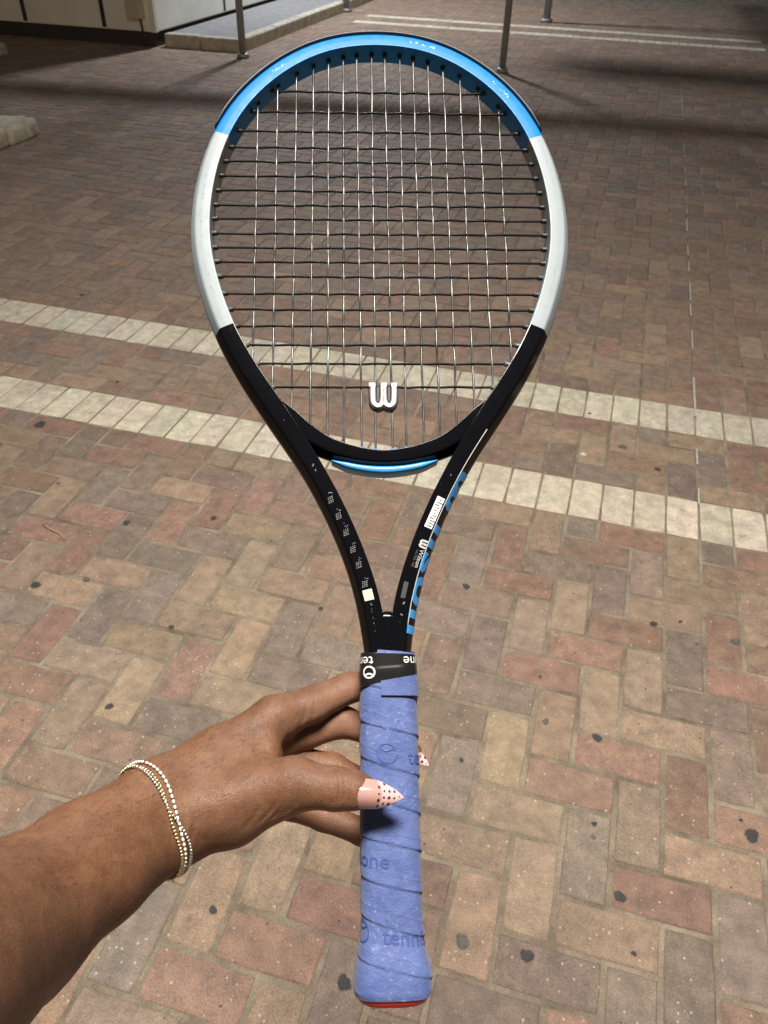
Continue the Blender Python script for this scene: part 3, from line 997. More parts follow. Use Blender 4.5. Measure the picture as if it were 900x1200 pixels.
# thin white pinstripe down the right shaft
ps = [surf_pt(1, yv, 0.0006, 0.00008) for yv in np.linspace(0.345, 0.214, 40)]
link('pinstripe', tube_mesh('pinstripe', ps, 0.00035, 5), M_PRINT, racket)

# ------------------------------------------------------------------ grip
GY = [(0.004, 22.0), (0.008, 22.6), (0.014, 22.3), (0.021, 21.2), (0.027, 19.8), (0.034, 18.5), (0.042, 17.9), (0.10, 17.8), (0.15, 17.7), (0.187, 17.3), (0.200, 16.2)]


def grip_hw(y): return float(np.interp(y, [a for a, b in GY], [b for a, b in GY])) / 1000


def grip_pt(th, y, extra=0.0):
    """th from front (0) to the right (+90 deg)"""
    hw = grip_hw(y) + extra; hd = hw * 0.90
    e = 0.60
    return Vector((sgnpow(math.sin(th), e) * hw, y, sgnpow(math.cos(th), e) * hd))


# arc length table on the section
_th = np.linspace(-math.pi, math.pi, 721)
_pp = np.array([[sgnpow(math.sin(a), 0.6), sgnpow(math.cos(a), 0.6) * 0.9] for a in _th])
_arc = np.r_[0, np.cumsum(np.linalg.norm(np.diff(_pp, axis=0), axis=1))]; _arc -= np.interp(0, _th, _arc)
ARC_TOT = _arc[-1] - _arc[0]


def th_of(s, y): return float(np.interp(s / grip_hw(y), _arc, _th))


PITCHW = 0.0222


def wrap(th, y):
    """spiral overlap of the tape: sawtooth thickness"""
    s = np.interp(th, _th, _arc) / ARC_TOT
    ph = (y / PITCHW + s * 1.45 + 0.12 + 0.04 * math.sin(y * 210)) % 1.0
    step = 0.00095 * (1 - ph) if ph > 0.035 else 0.00095 * (ph / 0.035)
    over = 0.00035 * max(0, 1 - abs(ph - 0.36) / 0.04) if ph < 0.36 else 0
    return step + over


V, Fc = [], []
NG, NA = 330, 112
for i in range(NG + 1):
    y = 0.0055 + (0.1895 - 0.0055) * i / NG
    for k in range(NA):
        th = -math.pi + 2 * math.pi * k / NA
        # slanted top edge of the tape
        top = 0.1830 + 0.0046 * math.sin(th) * (1 if abs(th) < math.pi / 2 else 1)
        yv = min(y, top)
        ex = wrap(th, yv)
        if y > top: ex = -0.0004
        if yv < 0.009: ex *= max(0, (yv - 0.0055) / 0.0035)
        V.append(grip_pt(th, yv, ex))
for i in range(NG):
    for k in range(NA):
        k2 = (k + 1) % NA
        Fc.append((i * NA + k, i * NA + k2, (i + 1) * NA + k2, (i + 1) * NA + k))
gme = mesh('grip', V, Fc, True)
bm = bmesh.new(); bm.from_mesh(gme); bmesh.ops.remove_doubles(bm, verts=bm.verts, dist=1e-6); bmesh.ops.recalc_face_normals(bm, faces=bm.faces); bm.to_mesh(gme); bm.free()
gme.polygons.foreach_set('use_smooth', [True] * len(gme.polygons))


def grip_material():
    t = NT('lilac_overgrip')
    pos = t.n('ShaderNodeTexCoord').outputs['Object']
    f = t.ramp(t.noise(pos, 55, 6, 0.65), 0.35, 0.68)
    c = t.mix(f, (0.068, 0.106, 0.285), (0.112, 0.160, 0.37))
    w = t.ramp(t.noise(pos, 320, 4, 0.7), 0.56, 0.70)
    gate = t.ramp(t.noise(pos, 42, 3), 0.44, 0.60)
    c = t.mix(t.math('MULTIPLY', t.math('MULTIPLY', w, gate), 0.5), c, (0.38, 0.44, 0.70))
    d = t.ramp(t.noise(pos, 26, 4), 0.58, 0.75)
    c = t.mix(t.math('MULTIPLY', d, 0.35), c, (0.085, 0.10, 0.27))
    t.set(Base_Color=c, Roughness=0.62, Specular_IOR_Level=0.35, Sheen_Weight=0.15)
    h = t.math('ADD', t.noise(pos, 1100, 3), t.math('MULTIPLY', t.noise(pos, 170, 5, 0.65), 2.4))
    t.set(Normal=t.bump(h, 0.6, 0.0007))
    return t.m


M_GRIP = grip_material()
grip = link('grip', gme, M_GRIP, racket)
M_EMB = simple('embossed_blue', (0.050, 0.082, 0.28), 0.55)


def grip_text(yc, s0, lift, flip=1):
    def fn(p):
        y = yc + flip * p.y
        s = s0 + flip * p.x
        y2 = y - 0.10 * (flip * p.x) * (1 if flip > 0 else 0)
        th = th_of(s, y2)
        return grip_pt(th, y2, lift + (wrap(th, y2) if flip > 0 else 0))
    return fn


def ball_mark(name, fn, r, w, mat, parent):
    V, Fc = [], []
    def ring(path, closed):
        b = len(V); n = len(path)
        P = np.array(path); Tt = np.gradient(P, axis=0) if not closed else np.roll(P, -1, 0) - np.roll(P, 1, 0)
        Tt = Tt / np.linalg.norm(Tt, axis=1)[:, None]
        for p, t_ in zip(P, Tt):
            for s in (-1, 1):
                V.append(fn(Vector((p[0] - t_[1] * w * s, p[1] + t_[0] * w * s, 0))))
        for i in range(n if closed else n - 1):
            j = (i + 1) % n
            Fc.append((b + 2 * i, b + 2 * i + 1, b + 2 * j + 1, b + 2 * j))
    ring([(r * math.cos(a), r * math.sin(a)) for a in np.linspace(0, 2 * math.pi, 40, endpoint=False)], True)
    ring([(-r * 0.8 + r * 1.5 * t_, r * 0.62 - r * 0.35 * math.sin(t_ * 3.0) + 0 * t_) for t_ in np.linspace(0, 1, 16)], False)
    return link(name, mesh(name, V, Fc), mat, parent)


EL = 0.00045
ball_mark('embossed_ball', grip_text(0.1385, -0.0018, EL), 0.0056, 0.00035, M_EMB, grip)
map_text('embossed_name', 'tennis', 0.0120, grip_text(0.1345, 0.0245, EL), M_EMB, grip, sub=2)
map_text('embossed_name', 'zone', 0.0120, grip_text(0.0785, -0.0130, EL), M_EMB, grip, sub=2)
ball_mark('embossed_ball', grip_text(0.0400, -0.0195, EL), 0.0056, 0.00035, M_EMB, grip)
map_text('embossed_name', 'tennis', 0.0120, grip_text(0.0365, 0.0085, EL), M_EMB, grip, sub=2)
# loose end of the overgrip under the tape
V = []
for i in range(13):
    s = -0.0045 + 0.0245 * i / 12
    for yv, lf_ in ((0.1728 - 0.0006 * i / 12, 0.0003), (0.1728 - 0.0006 * i / 12, 0.0021), (0.1815 + 0.0042 * i / 12, 0.0019)):
        V.append(grip_pt(th_of(s, yv), yv, lf_))
Fc = []
for i in range(12):
    for k in range(2):
        Fc.append((i * 3 + k, (i + 1) * 3 + k, (i + 1) * 3 + k + 1, i * 3 + k + 1))
link('tape_end', mesh('tape_end', V, Fc), M_GRIP, grip)

# black finishing tape with its printed name
V, Fc = [], []
NT_, NAt = 20, 96
for i in range(NT_ + 1):
    y = 0.1765 + (0.1992 - 0.1765) * i / NT_
    for k in range(NAt):
        th = -math.pi + 2 * math.pi * k / NAt
        yb_ = 0.1815 + 0.0046 * math.sin(th)
        yl = yb_ + (0.1992 - yb_) * i / NT_
        V.append(grip_pt(th, yl, 0.00115 + (0.00025 if i < 10 else 0.0)))
for i in range(NT_):
    for k in range(NAt):
        k2 = (k + 1) % NAt
        Fc.append((i * NAt + k, i * NAt + k2, (i + 1) * NAt + k2, (i + 1) * NAt + k))
Fc.append(tuple(NT_ * NAt + k for k in range(NAt)))
tape = link('finishing_tape', mesh('finishing_tape', V, Fc, True), simple('black_tape', (0.012, 0.012, 0.012), 0.22), racket)
M_TAPEPRINT = simple('tape_print', (0.72, 0.72, 0.70), 0.45)


def tape_text(yc, s0):
    def fn(p):
        y = yc - p.y; s = s0 - p.x
        return grip_pt(th_of(s, y), y, 0.0016)
    return fn


map_text('tape_name', 'tenniszone', 0.0086, tape_text(0.1936, 0.0270), M_TAPEPRINT, tape, sub=2)
map_text('tape_name', 'tenniszone', 0.0086, tape_text(0.1938, -0.0275), M_TAPEPRINT, tape, sub=2)
ball_mark('tape_ball', tape_text(0.1868, -0.0115), 0.0034, 0.0005, M_TAPEPRINT, tape)
map_text('tape_name', 'tenniszone', 0.0080, tape_text(0.1870, -0.0420), M_TAPEPRINT, tape, sub=2)
# lilac sliver above the tape
V = []
for i in range(15):
    s = -0.0065 + 0.026 * i / 14
    for yv, ex in ((0.1985 - 0.0010 * i / 14, 0.0015), (0.2006 - 0.0022 * i / 14, 0.0011), (0.2008 - 0.0022 * i / 14, -0.002)):
        V.append(grip_pt(th_of(s, 0.199), yv, ex))
Fc = [(i * 3 + k, (i + 1) * 3 + k, (i + 1) * 3 + k + 1, i * 3 + k + 1) for i in range(14) for k in range(2)]
link('tape_edge', mesh('tape_edge', V, Fc), M_GRIP, grip)
# red butt cap
V, Fc = [], []
rings = [(0.0070, 0.0), (0.0046, -0.0014), (0.0024, -0.0026), (0.0008, -0.0054), (0.0004, -0.012)]
for (y, ex) in rings:
    for k in range(64):
        th = -math.pi + 2 * math.pi * k / 64
        p = grip_pt(th, 0.006, ex); V.append((p.x, y, p.z))
for i in range(len(rings) - 1):
    for k in range(64):
        k2 = (k + 1) % 64
        Fc.append((i * 64 + k, i * 64 + k2, (i + 1) * 64 + k2, (i + 1) * 64 + k))
Fc.append(tuple((len(rings) - 1) * 64 + k for k in range(64)))
bc = mesh('butt_cap', V, Fc, True)
bm = bmesh.new(); bm.from_mesh(bc); bmesh.ops.recalc_face_normals(bm, faces=bm.faces); bm.to_mesh(bc); bm.free()
link('butt_cap', bc, simple('red_plastic', (0.55, 0.035, 0.02), 0.4), racket)

# ------------------------------------------------------------------ hand and arm (one continuous skin)
HAND = {
    'armU': [(-192.6, 71.5, 214.0, 44.0), (-185.5, 72.5, 106.0, 33.0), (-164.5, 92.9, 65.7, 25.5), (-136.1, 116.0, 26.2, 21.0)],
    'armL': [(-187.1, 61.9, 211.8, 44.0), (-181.5, 66.5, 103.9, 33.0), (-155.5, 82.3, 62.9, 24.5), (-128.3, 97.7, 21.9, 20.0)],
    'meta2': [(-136.1, 116.0, 26.2, 21.0), (-106.1, 136.8, 2.0, 17.0), (-72.5, 159.6, -10.0, 13.5)],
    'meta3': [(-136.6, 110.5, 14.4, 20.0), (-76.1, 145.4, -26.0, 13.0)],
    'meta4': [(-135.8, 105.0, 7.9, 19.0), (-82.2, 127.9, -34.0, 12.5)],
    'meta5': [(-132.8, 97.5, 6.2, 18.0), (-87.6, 110.8, -36.0, 11.5)],
    'hypo': [(-128.5, 91.8, 13.2, 14.0), (-86.7, 100.3, -22.0, 11.0)],
    'thenar': [(-124.6, 97.6, 25.1, 18.0), (-94.0, 105.1, 16.0, 16.5), (-67.2, 114.6, 20.0, 13.0)],
    'web': [(-106.4, 121.7, 12.0, 20.0), (-76.0, 138.5, 4.0, 10.0)],
    'thumbm': [(-119.7, 105.9, 29.4, 17.0), (-79.8, 119.1, 20.0, 15.0), (-57.0, 122.9, 24.0, 14.0)],
}
FINGERS = {
    'thumb': [(-57.0, 122.9, 24.0, 14.0), (-43.3, 121.0, 27.5, 11.9), (-32.8, 120.0, 28.5, 12.2), (-22.4, 118.8, 28.0, 10.8), (-11.4, 116.6, 27.0, 8.2)],
    'index': [(-72.5, 159.6, -10.0, 13.5), (-49.5, 167.8, -17.0, 11.5), (-25.6, 178.6, -24.0, 9.9), (-0.4, 181.7, -29.0, 8.6), (14.4, 174.7, -27.0, 7.5)],
    'middle': [(-76.1, 145.4, -26.0, 13.0), (-51.9, 151.4, -32.0, 11.0), (-28.6, 156.5, -31.0, 10.0), (0.8, 146.2, -30.0, 8.5), (15.5, 136.6, -23.0, 7.0)],
    'ring': [(-82.2, 127.9, -34.0, 12.5), (-58.8, 130.5, -37.0, 10.5), (-36.1, 127.0, -35.0, 9.5), (-16.4, 117.5, -30.0, 8.8), (3.0, 110.9, -29.0, 8.0), (13.9, 106.8, -26.0, 7.0)],
    'pinky': [(-87.6, 110.8, -36.0, 11.5), (-64.1, 105.0, -36.0, 10.0), (-41.6, 97.1, -33.0, 9.0), (-16.7, 87.8, -29.0, 8.3), (3.5, 82.6, -27.0, 7.0)],
}
# skin folds: (a, b, radius, depth side) thin grooves pressed into the skin
GROOVES = [   # (points x, y on the side facing the holder, depth mm, width mm)
    ([(-31.6, 130.6), (-30.1, 120.4), (-32.1, 110.8)], 0.75, 0.9), ([(-35.0, 129.7), (-33.5, 120.4), (-35.0, 111.3)], 0.7, 0.9), ([(-28.7, 129.2), (-27.2, 121.7), (-28.2, 113.4)], 0.5, 0.8),
    ([(-37.6, 127.0), (-36.6, 120.4), (-37.4, 114.0)], 0.35, 0.8),
    ([(-78.2, 101.0), (-69.6, 108.7), (-63.8, 117.9)], 0.55, 1.2), ([(-72.3, 101.8), (-64.7, 108.6), (-59.9, 115.5)], 0.6, 1.2), ([(-67.0, 104.0), (-60.3, 109.9), (-55.9, 116.8)], 0.55, 1.1), ([(-85.4, 98.9), (-78.3, 106.6), (-74.6, 113.4)], 0.45, 1.3), ([(-62.2, 106.3), (-56.4, 111.2), (-53.0, 117.7)], 0.5, 1.0),
    ([(-64.5, 134.4), (-65.6, 141.8), (-62.7, 150.7)], 0.8, 1.3), ([(-57.8, 136.8), (-59.5, 146.7), (-55.5, 155.6)], 0.6, 1.2),
    ([(-56.0, 155.2), (-52.8, 161.5), (-51.8, 170.0)], 0.4, 1.0), ([(-49.5, 156.1), (-47.4, 162.4), (-46.3, 170.9)], 0.4, 1.0),
    ([(-113.1, 92.1), (-110.3, 103.2), (-111.6, 112.4)], 0.5, 1.3), ([(-118.0, 94.4), (-115.1, 104.7), (-115.9, 111.1)], 0.5, 1.2),
]
LO = np.array([-242.0, 12.0, -52.0]); HI = np.array([26.0, 196.0, 262.0]); DV = 1.15
dims = np.ceil((HI - LO) / DV).astype(int) + 1
AX = [LO[k] + DV * np.arange(dims[k]) for k in range(3)]
BIG = np.float32(60.0)


def capsule_field(D, A, B, k, pad=16.0):
    """smooth-union a tapered capsule into field D, touching only its neighbourhood"""
    a, ra = np.array(A[:3]), A[3]; b, rb = np.array(B[:3]), B[3]
    rm = max(ra, rb) + pad
    lo = np.floor((np.minimum(a, b) - rm - LO) / DV).astype(int); hi = np.ceil((np.maximum(a, b) + rm - LO) / DV).astype(int) + 1
    lo = np.clip(lo, 0, dims); hi = np.clip(hi, 0, dims)
    sl = tuple(slice(lo[i], hi[i]) for i in range(3))
    X = AX[0][sl[0]][:, None, None].astype(np.float32); Y = AX[1][sl[1]][None, :, None].astype(np.float32); Z = AX[2][sl[2]][None, None, :].astype(np.float32)
    ba = b - a; L2 = float(ba @ ba)
    t = ((X - a[0]) * ba[0] + (Y - a[1]) * ba[1] + (Z - a[2]) * ba[2]) / L2
    np.clip(t, 0, 1, out=t)
    d = np.sqrt((X - a[0] - t * ba[0]) ** 2 + (Y - a[1] - t * ba[1]) ** 2 + (Z - a[2] - t * ba[2]) ** 2) - (ra + (rb - ra) * t)
    o_ = D[sl]
    h = np.clip(k - np.abs(o_ - d), 0, None) / k
    D[sl] = np.minimum(o_, d) - h * h * k * 0.25
    return sl


def field(chains, k):
    D = np.full(dims, BIG, np.float32)
    for ch in chains:
        for A, B in zip(ch[:-1], ch[1:]): capsule_field(D, A, B, k)
    return D


body = field(HAND.values(), 9.0)
fing = np.full(dims, BIG, np.float32)
for nm, ch in FINGERS.items():
    f_ = field([ch], 3.5)
    h = np.clip(1.6 - np.abs(fing - f_), 0, None) / 1.6
    fing = np.minimum(fing, f_) - h * h * 1.6 * 0.25
kk = 8.0
h = np.clip(kk - np.abs(body - fing), 0, None) / kk
D = np.minimum(body, fing) - h * h * kk * 0.25


def sample(P):
    q = (np.asarray(P) - LO) / DV
    i = np.clip(np.floor(q).astype(int), 0, dims - 2); f_ = q - i
    out = 0
    for dx in (0, 1):
        for dy in (0, 1):
            for dz in (0, 1):
                w = (f_[..., 0] if dx else 1 - f_[..., 0]) * (f_[..., 1] if dy else 1 - f_[..., 1]) * (f_[..., 2] if dz else 1 - f_[..., 2])
                out = out + w * D[i[..., 0] + dx, i[..., 1] + dy, i[..., 2] + dz]
    return out


def surface_net(D):
    S = D < 0
    nx, ny, nz = D.shape
    cnt = np.zeros((nx - 1, ny - 1, nz - 1), np.int32); acc = np.zeros((nx - 1, ny - 1, nz - 1, 3), np.float32)
    corners = [(dx, dy, dz) for dx in (0, 1) for dy in (0, 1) for dz in (0, 1)]
    sub = lambda A, c: A[c[0]:nx - 1 + c[0], c[1]:ny - 1 + c[1], c[2]:nz - 1 + c[2]]
    ssum = sum(sub(S, c).astype(np.int8) for c in corners)
    act = (ssum > 0) & (ssum < 8)
    idx = np.argwhere(act)
    P = np.zeros((len(idx), 3)); C = np.zeros(len(idx))
    for c1 in corners:
        for ax in range(3):
            if c1[ax] == 0:
                c2 = list(c1); c2[ax] = 1
                d1 = D[idx[:, 0] + c1[0], idx[:, 1] + c1[1], idx[:, 2] + c1[2]]
                d2 = D[idx[:, 0] + c2[0], idx[:, 1] + c2[1], idx[:, 2] + c2[2]]
                m = (d1 < 0) != (d2 < 0)
                t = np.where(m, d1 / np.where(m, d1 - d2, 1), 0)
                p = np.array(c1, float)[None] + t[:, None] * (np.array(c2) - np.array(c1))[None]
                P[m] += p[m]; C[m] += 1
    P = P / C[:, None] + idx
    vid = -np.ones((nx - 1, ny - 1, nz - 1), np.int64); vid[act] = np.arange(len(idx))
    Q = []
    for ax in range(3):
        o1, o2 = [(1, 2), (2, 0), (0, 1)][ax]
        sl1 = [slice(None)] * 3; sl2 = [slice(None)] * 3
        sl1[ax] = slice(0, -1); sl2[ax] = slice(1, None)
        ch = S[tuple(sl1)] != S[tuple(sl2)]
        e = np.argwhere(ch)
        e = e[(e[:, o1] > 0) & (e[:, o2] > 0) & (e[:, o1] < D.shape[o1] - 1) & (e[:, o2] < D.shape[o2] - 1)]
        def cellv(a, b):
            q = e.copy(); q[:, o1] -= a; q[:, o2] -= b
            return vid[q[:, 0], q[:, 1], q[:, 2]]
        quad = np.stack([cellv(1, 1), cellv(0, 1), cellv(0, 0), cellv(1, 0)], 1)
        inside = S[tuple(sl1)][e[:, 0], e[:, 1], e[:, 2]]
        quad[~inside] = quad[~inside][:, ::-1]
        Q.append(quad)
    return P * DV + LO, np.concatenate(Q)


PV, PQ = surface_net(D)
# relax the net, then pull it back on the skin
E0 = np.concatenate([PQ[:, [0, 1]], PQ[:, [1, 2]], PQ[:, [2, 3]], PQ[:, [3, 0]]])


def relax(Pv, n, lam):
    deg = np.bincount(E0.ravel(), minlength=len(Pv)).astype(float)[:, None]
    for _ in range(n):
        s = np.zeros_like(Pv)
        np.add.at(s, E0[:, 0], Pv[E0[:, 1]]); np.add.at(s, E0[:, 1], Pv[E0[:, 0]])
        Pv = Pv + lam * (s / np.maximum(deg, 1) - Pv)
    return Pv


def grad(Pv, e=1.2):
    g_ = np.stack([sample(Pv + np.eye(3)[k] * e) - sample(Pv - np.eye(3)[k] * e) for k in range(3)], 1)
    return g_ / np.maximum(np.linalg.norm(g_, axis=1), 1e-6)[:, None]


PV = relax(PV, 4, 0.5)
G = grad(PV)
PV = PV - G * np.clip(sample(PV), -1.5, 1.5)[:, None]
PV = relax(PV, 1, 0.4)
# press the folds in
for gr, dep, wid in GROOVES:
    gp = catmull(gr, 30)
    near_ = np.where((G[:, 2] > 0.0) & (PV[:, 0] > gp[:, 0].min() - 6) & (PV[:, 0] < gp[:, 0].max() + 6) & (PV[:, 1] > gp[:, 1].min() - 6) & (PV[:, 1] < gp[:, 1].max() + 6))[0]
    dmin = np.full(len(near_), 1e9); fade = np.ones(len(near_))
    for q, p in enumerate(gp):
        d_ = np.linalg.norm(PV[near_, :2] - p, axis=1)
        m_ = d_ < dmin
        dmin[m_] = d_[m_]; fade[m_] = math.sin(math.pi * (q + 1.5) / 32)
    PV[near_] -= G[near_] * (dep * fade * np.exp(-(dmin / wid) ** 2))[:, None]
pme = bpy.data.meshes.new('person')
pme.from_pydata((PV / 1000).tolist(), [], PQ.tolist()); pme.validate(); pme.update()
bm = bmesh.new(); bm.from_mesh(pme); bmesh.ops.recalc_face_normals(bm, faces=bm.faces); bm.to_mesh(pme); bm.free()
pme.polygons.foreach_set('use_smooth', [True] * len(pme.polygons))
# palm side is paler by nature: store how palmar each point of the hand is
palm_dir = np.array([0.45, -0.80, -0.10]); palm_dir /= np.linalg.norm(palm_dir)
along = (PV @ np.array([0.62, 0.35, -0.70]))
wr = float(np.array([-132, 106, 22]) @ np.array([0.62, 0.35, -0.70]))
hand_w = np.clip((along - wr - 6) / 22, 0, 1)
pal = np.clip(((G @ palm_dir) - 0.25) / 0.5, 0, 1) * hand_w
fw_ = np.clip((PV[:, 0] + 66) / 22, 0, 1) * np.clip((4 - PV[:, 2]) / 12, 0, 1)
pal = pal * (1 - fw_ * 0.4) + fw_ * np.clip((G @ np.array([0.25, -0.55, 0.80]) - 0.45) / 0.45, 0, 1) * 0.7
pal = np.clip(relax(np.repeat(pal[:, None], 3, 1), 6, 0.5)[:, 0], 0, 1)
a_ = pme.attributes.new('palmar', 'FLOAT', 'POINT'); a_.data.foreach_set('value', pal.astype(np.float32))


def skin_material():
    t = NT('brown_skin')
    pos = t.n('ShaderNodeTexCoord').outputs['Object']
    pal_ = t.n('ShaderNodeAttribute', attribute_name='palmar').outputs['Fac']
    f = t.ramp(t.noise(pos, 45, 5, 0.6), 0.3, 0.7)
    c = t.mix(f, (0.125, 0.055, 0.027), (0.195, 0.094, 0.048))
    bl = t.ramp(t.noise(pos, 140, 5, 0.7), 0.35, 0.68)
    c = t.mix(bl, t.mix(1.0, c, (0.84, 0.80, 0.78), 'MULTIPLY'), t.mix(1.0, c, (1.1, 1.1, 1.1), 'MULTIPLY'))
    fine = t.ramp(t.noise(pos, 900, 3, 0.7), 0.3, 0.7)
    c = t.mix(fine, t.mix(1.0, c, (0.86, 0.84, 0.82), 'MULTIPLY'), t.mix(1.0, c, (1.06, 1.06, 1.06), 'MULTIPLY'))
    c = t.mix(t.math('MULTIPLY', pal_, 0.7), c, (0.33, 0.175, 0.115))
    t.set(Base_Color=c, Roughness=t.ramp(t.noise(pos, 300, 3), 0.3, 0.7, 0.50, 0.66), Specular_IOR_Level=0.45)
    t.b.inputs['Subsurface Weight'].default_value = 0.12
    t.b.inputs['Subsurface Radius'].default_value = (0.006, 0.0025, 0.0012)
    t.b.inputs['Subsurface Scale'].default_value = 0.5
    # pores plus faint creases
    vo = t.n('ShaderNodeTexVoronoi'); vo.feature = 'DISTANCE_TO_EDGE'; vo.inputs['Scale'].default_value = 620
    t.l(pos, vo.inputs['Vector'])
    mp = t.n('ShaderNodeMapping'); mp.inputs['Scale'].default_value = (1.0, 0.22, 0.3); mp.inputs['Rotation'].default_value = (0, 0, 0.55)
    t.l(pos, mp.inputs['Vector'])
    fold = t.noise(mp.outputs[0], 330, 3, 0.6)
    b1 = t.bump(t.ramp(vo.outputs['Distance'], 0, 0.14), 0.3, 0.0004)
    b2 = t.bump(fold, 0.38, 0.0008, b1)
    b3 = t.bump(t.noise(pos, 90, 5, 0.6), 0.4, 0.0014, b2)
    t.set(Normal=b3)
    return t.m


person = link('person', pme, skin_material())
person.matrix_world = MR
tag(person, "brown skinned left forearm and hand pinching the racket's lilac grip", 'person')


# fine hair on the forearm and the back of the hand
cand = np.where((G @ np.array([-0.3, 0.75, 0.45]) > 0.15) & (PV[:, 0] < -75) & (PV[:, 2] < 150))[0]
hv, hf = [], []
hdir = np.array([0.45, 0.05, -0.55])
for vi in rng.choice(cand, 900):
    p, n = PV[vi], G[vi]
    t_ = hdir + rng.normal(0, 0.22, 3); t_ = t_ - n * (t_ @ n); t_ /= np.linalg.norm(t_)
    L = rng.uniform(3.0, 6.5); sd = np.cross(n, t_)
    b = len(hv)
    for k in range(4):
        f_ = k / 3
        c = p + t_ * L * f_ + n * (0.75 * math.sin(f_ * 2.2) * L / 5) - n * 0.05
        w_ = 0.055 * (1 - 0.85 * f_)
        hv += [(c + sd * w_) / 1000, (c - sd * w_ * 0.5 + n * w_) / 1000, (c - sd * w_ * 0.5 - n * w_) / 1000]
    for k in range(3):
        for q in range(3):
            hf.append((b + 3 * k + q, b + 3 * k + (q + 1) % 3, b + 3 * k + 3 + (q + 1) % 3, b + 3 * k + 3 + q))
tag(link('arm_hair', mesh('arm_hair', hv, hf), simple('fine_dark_hair', (0.03, 0.018, 0.012), 0.5), person), kind='stuff')


# ------------------------------------------------------------------ fingernails
def nail_material(name, col):
    t = NT(name)
    t.set(Base_Color=col, Roughness=0.12, Coat_Weight=0.8, Coat_Roughness=0.05)
    t.b.inputs['Subsurface Weight'].default_value = 0.05
    t.b.inputs['Subsurface Scale'].default_value = 0.001
    return t.m


M_NAILBED = nail_material('nude_gel', (0.46, 0.265, 0.24))
M_NAILTIP = nail_material('pale_pink_gel', (0.60, 0.42, 0.42))
M_DOT = simple('dark_dot_paint', (0.085, 0.022, 0.028), 0.25)


def nail(base, tip, side, up, length, width, bed, name):
    """almond nail: base point, direction, side vector, dorsal vector (mm)"""
    b = np.array(base, float); d = np.array(tip, float) - b; d /= np.linalg.norm(d)
    s = np.array(side, float); s -= d * (s @ d); s /= np.linalg.norm(s)
    u = np.array(up, float); u -= d * (u @ d) + s * (u @ s); u /= np.linalg.norm(u)
    ws = [0.0, 0.06, 0.15, 0.3, 0.45, 0.6, 0.75, 0.88, 0.96, 1.0]
    wv = [0.62, 0.86, 0.97, 1.0, 0.98, 0.84, 0.60, 0.34, 0.14, 0.02]

    def P(t, v, lift=0.0):
        hwid = np.interp(t, ws, wv) * width / 2
        x = v * hwid
        curve = -(x * x) / (width * 0.82)
        arch = 1.1 * math.sin(math.pi * min(1, t * 0.9)) - 1.6 * max(0, t - 0.45) ** 2 - 2.6 * max(0, 1 - t / 0.14) ** 2
        return b + d * (t * length) + s * x + u * (curve + arch + lift)
    n_t, n_v = 36, 13
    tt = np.linspace(0, 1, n_t)
    V, Fc, mi = [], [], []
    for t in tt:
        for v in np.linspace(-1, 1, n_v): V.append(P(t, v, 0.35) / 1000)
    off = len(V)
    for t in tt:
        for v in np.linspace(-1, 1, n_v): V.append(P(t, v, -0.35) / 1000)
    for i in range(n_t - 1):
        for j in range(n_v - 1):
            a = i * n_v + j
            vm = np.linspace(-1, 1, n_v)[j] + 1 / (n_v - 1)
            isbed = tt[i] < bed - 0.10 * vm * vm
            Fc.append((a, a + 1, a + n_v + 1, a + n_v)); mi.append(0 if isbed else 1)
            Fc.append((off + a + n_v, off + a + n_v + 1, off + a + 1, off + a)); mi.append(0 if isbed else 1)
    for i in range(n_t - 1):
        for j in (0, n_v - 1):
            a = i * n_v + j
            Fc.append((a, a + n_v, off + a + n_v, off + a)); mi.append(1 if tt[i] > bed else 0)
    Fc.append(tuple(range(n_v)) + tuple(off + k for k in reversed(range(n_v)))); mi.append(0)
    me = bpy.data.meshes.new(name); me.from_pydata(V, [], Fc); me.update()
    me.materials.append(M_NAILBED); me.materials.append(M_NAILTIP)
    bm = bmesh.new(); bm.from_mesh(me); bmesh.ops.recalc_face_normals(bm, faces=bm.faces); bm.to_mesh(me); bm.free()
    me.polygons.foreach_set('material_index', mi)
    me.polygons.foreach_set('use_smooth', [True] * len(me.polygons))
    o = link(name, me, None, person)
    # polka dots
    V, Fc = [], []
    row = 0
    for t in np.arange(bed - 0.04, 0.97, 3.0 / length):
        hwid = np.interp(t, ws, wv) * width / 2
        n = max(1, int(round(hwid * 2 / 3.6)))
        for k in range(n):
            x = (k - (n - 1) / 2 + (0.25 if row % 2 else -0.25) * (1 if n > 1 else 0)) * 3.5
            v = x / max(hwid, 0.1)
            if abs(v) > 0.9: continue
            r = random.uniform(0.60, 0.95) if t < 0.85 else 0.40
            c0 = len(V); V.append(P(t, v, 0.50) / 1000)
            for q in range(10):
                a = 2 * math.pi * q / 10
                V.append(P(t + r * math.cos(a) / length, v + r * math.sin(a) / max(hwid, 0.3), 0.44) / 1000)
            for q in range(10): Fc.append((c0, c0 + 1 + q, c0 + 1 + (q + 1) % 10))
        row += 1
    link('polka_dots', mesh('polka_dots', V, Fc), M_DOT, o)
    return o


nail((-23.0, 118.2, 39.0), (6.7, 115.2, 35.2), (0.05, 1, 0), (0, 0, 1), 30.0, 16.6, 0.55, 'thumbnail')
nail((11.5, 139.6, -19.0), (26.0, 128.8, -15.5), (0.6, 0.8, -0.3), (0.55, 0.25, 0.55), 18.5, 10.0, 0.62, 'fingernail')

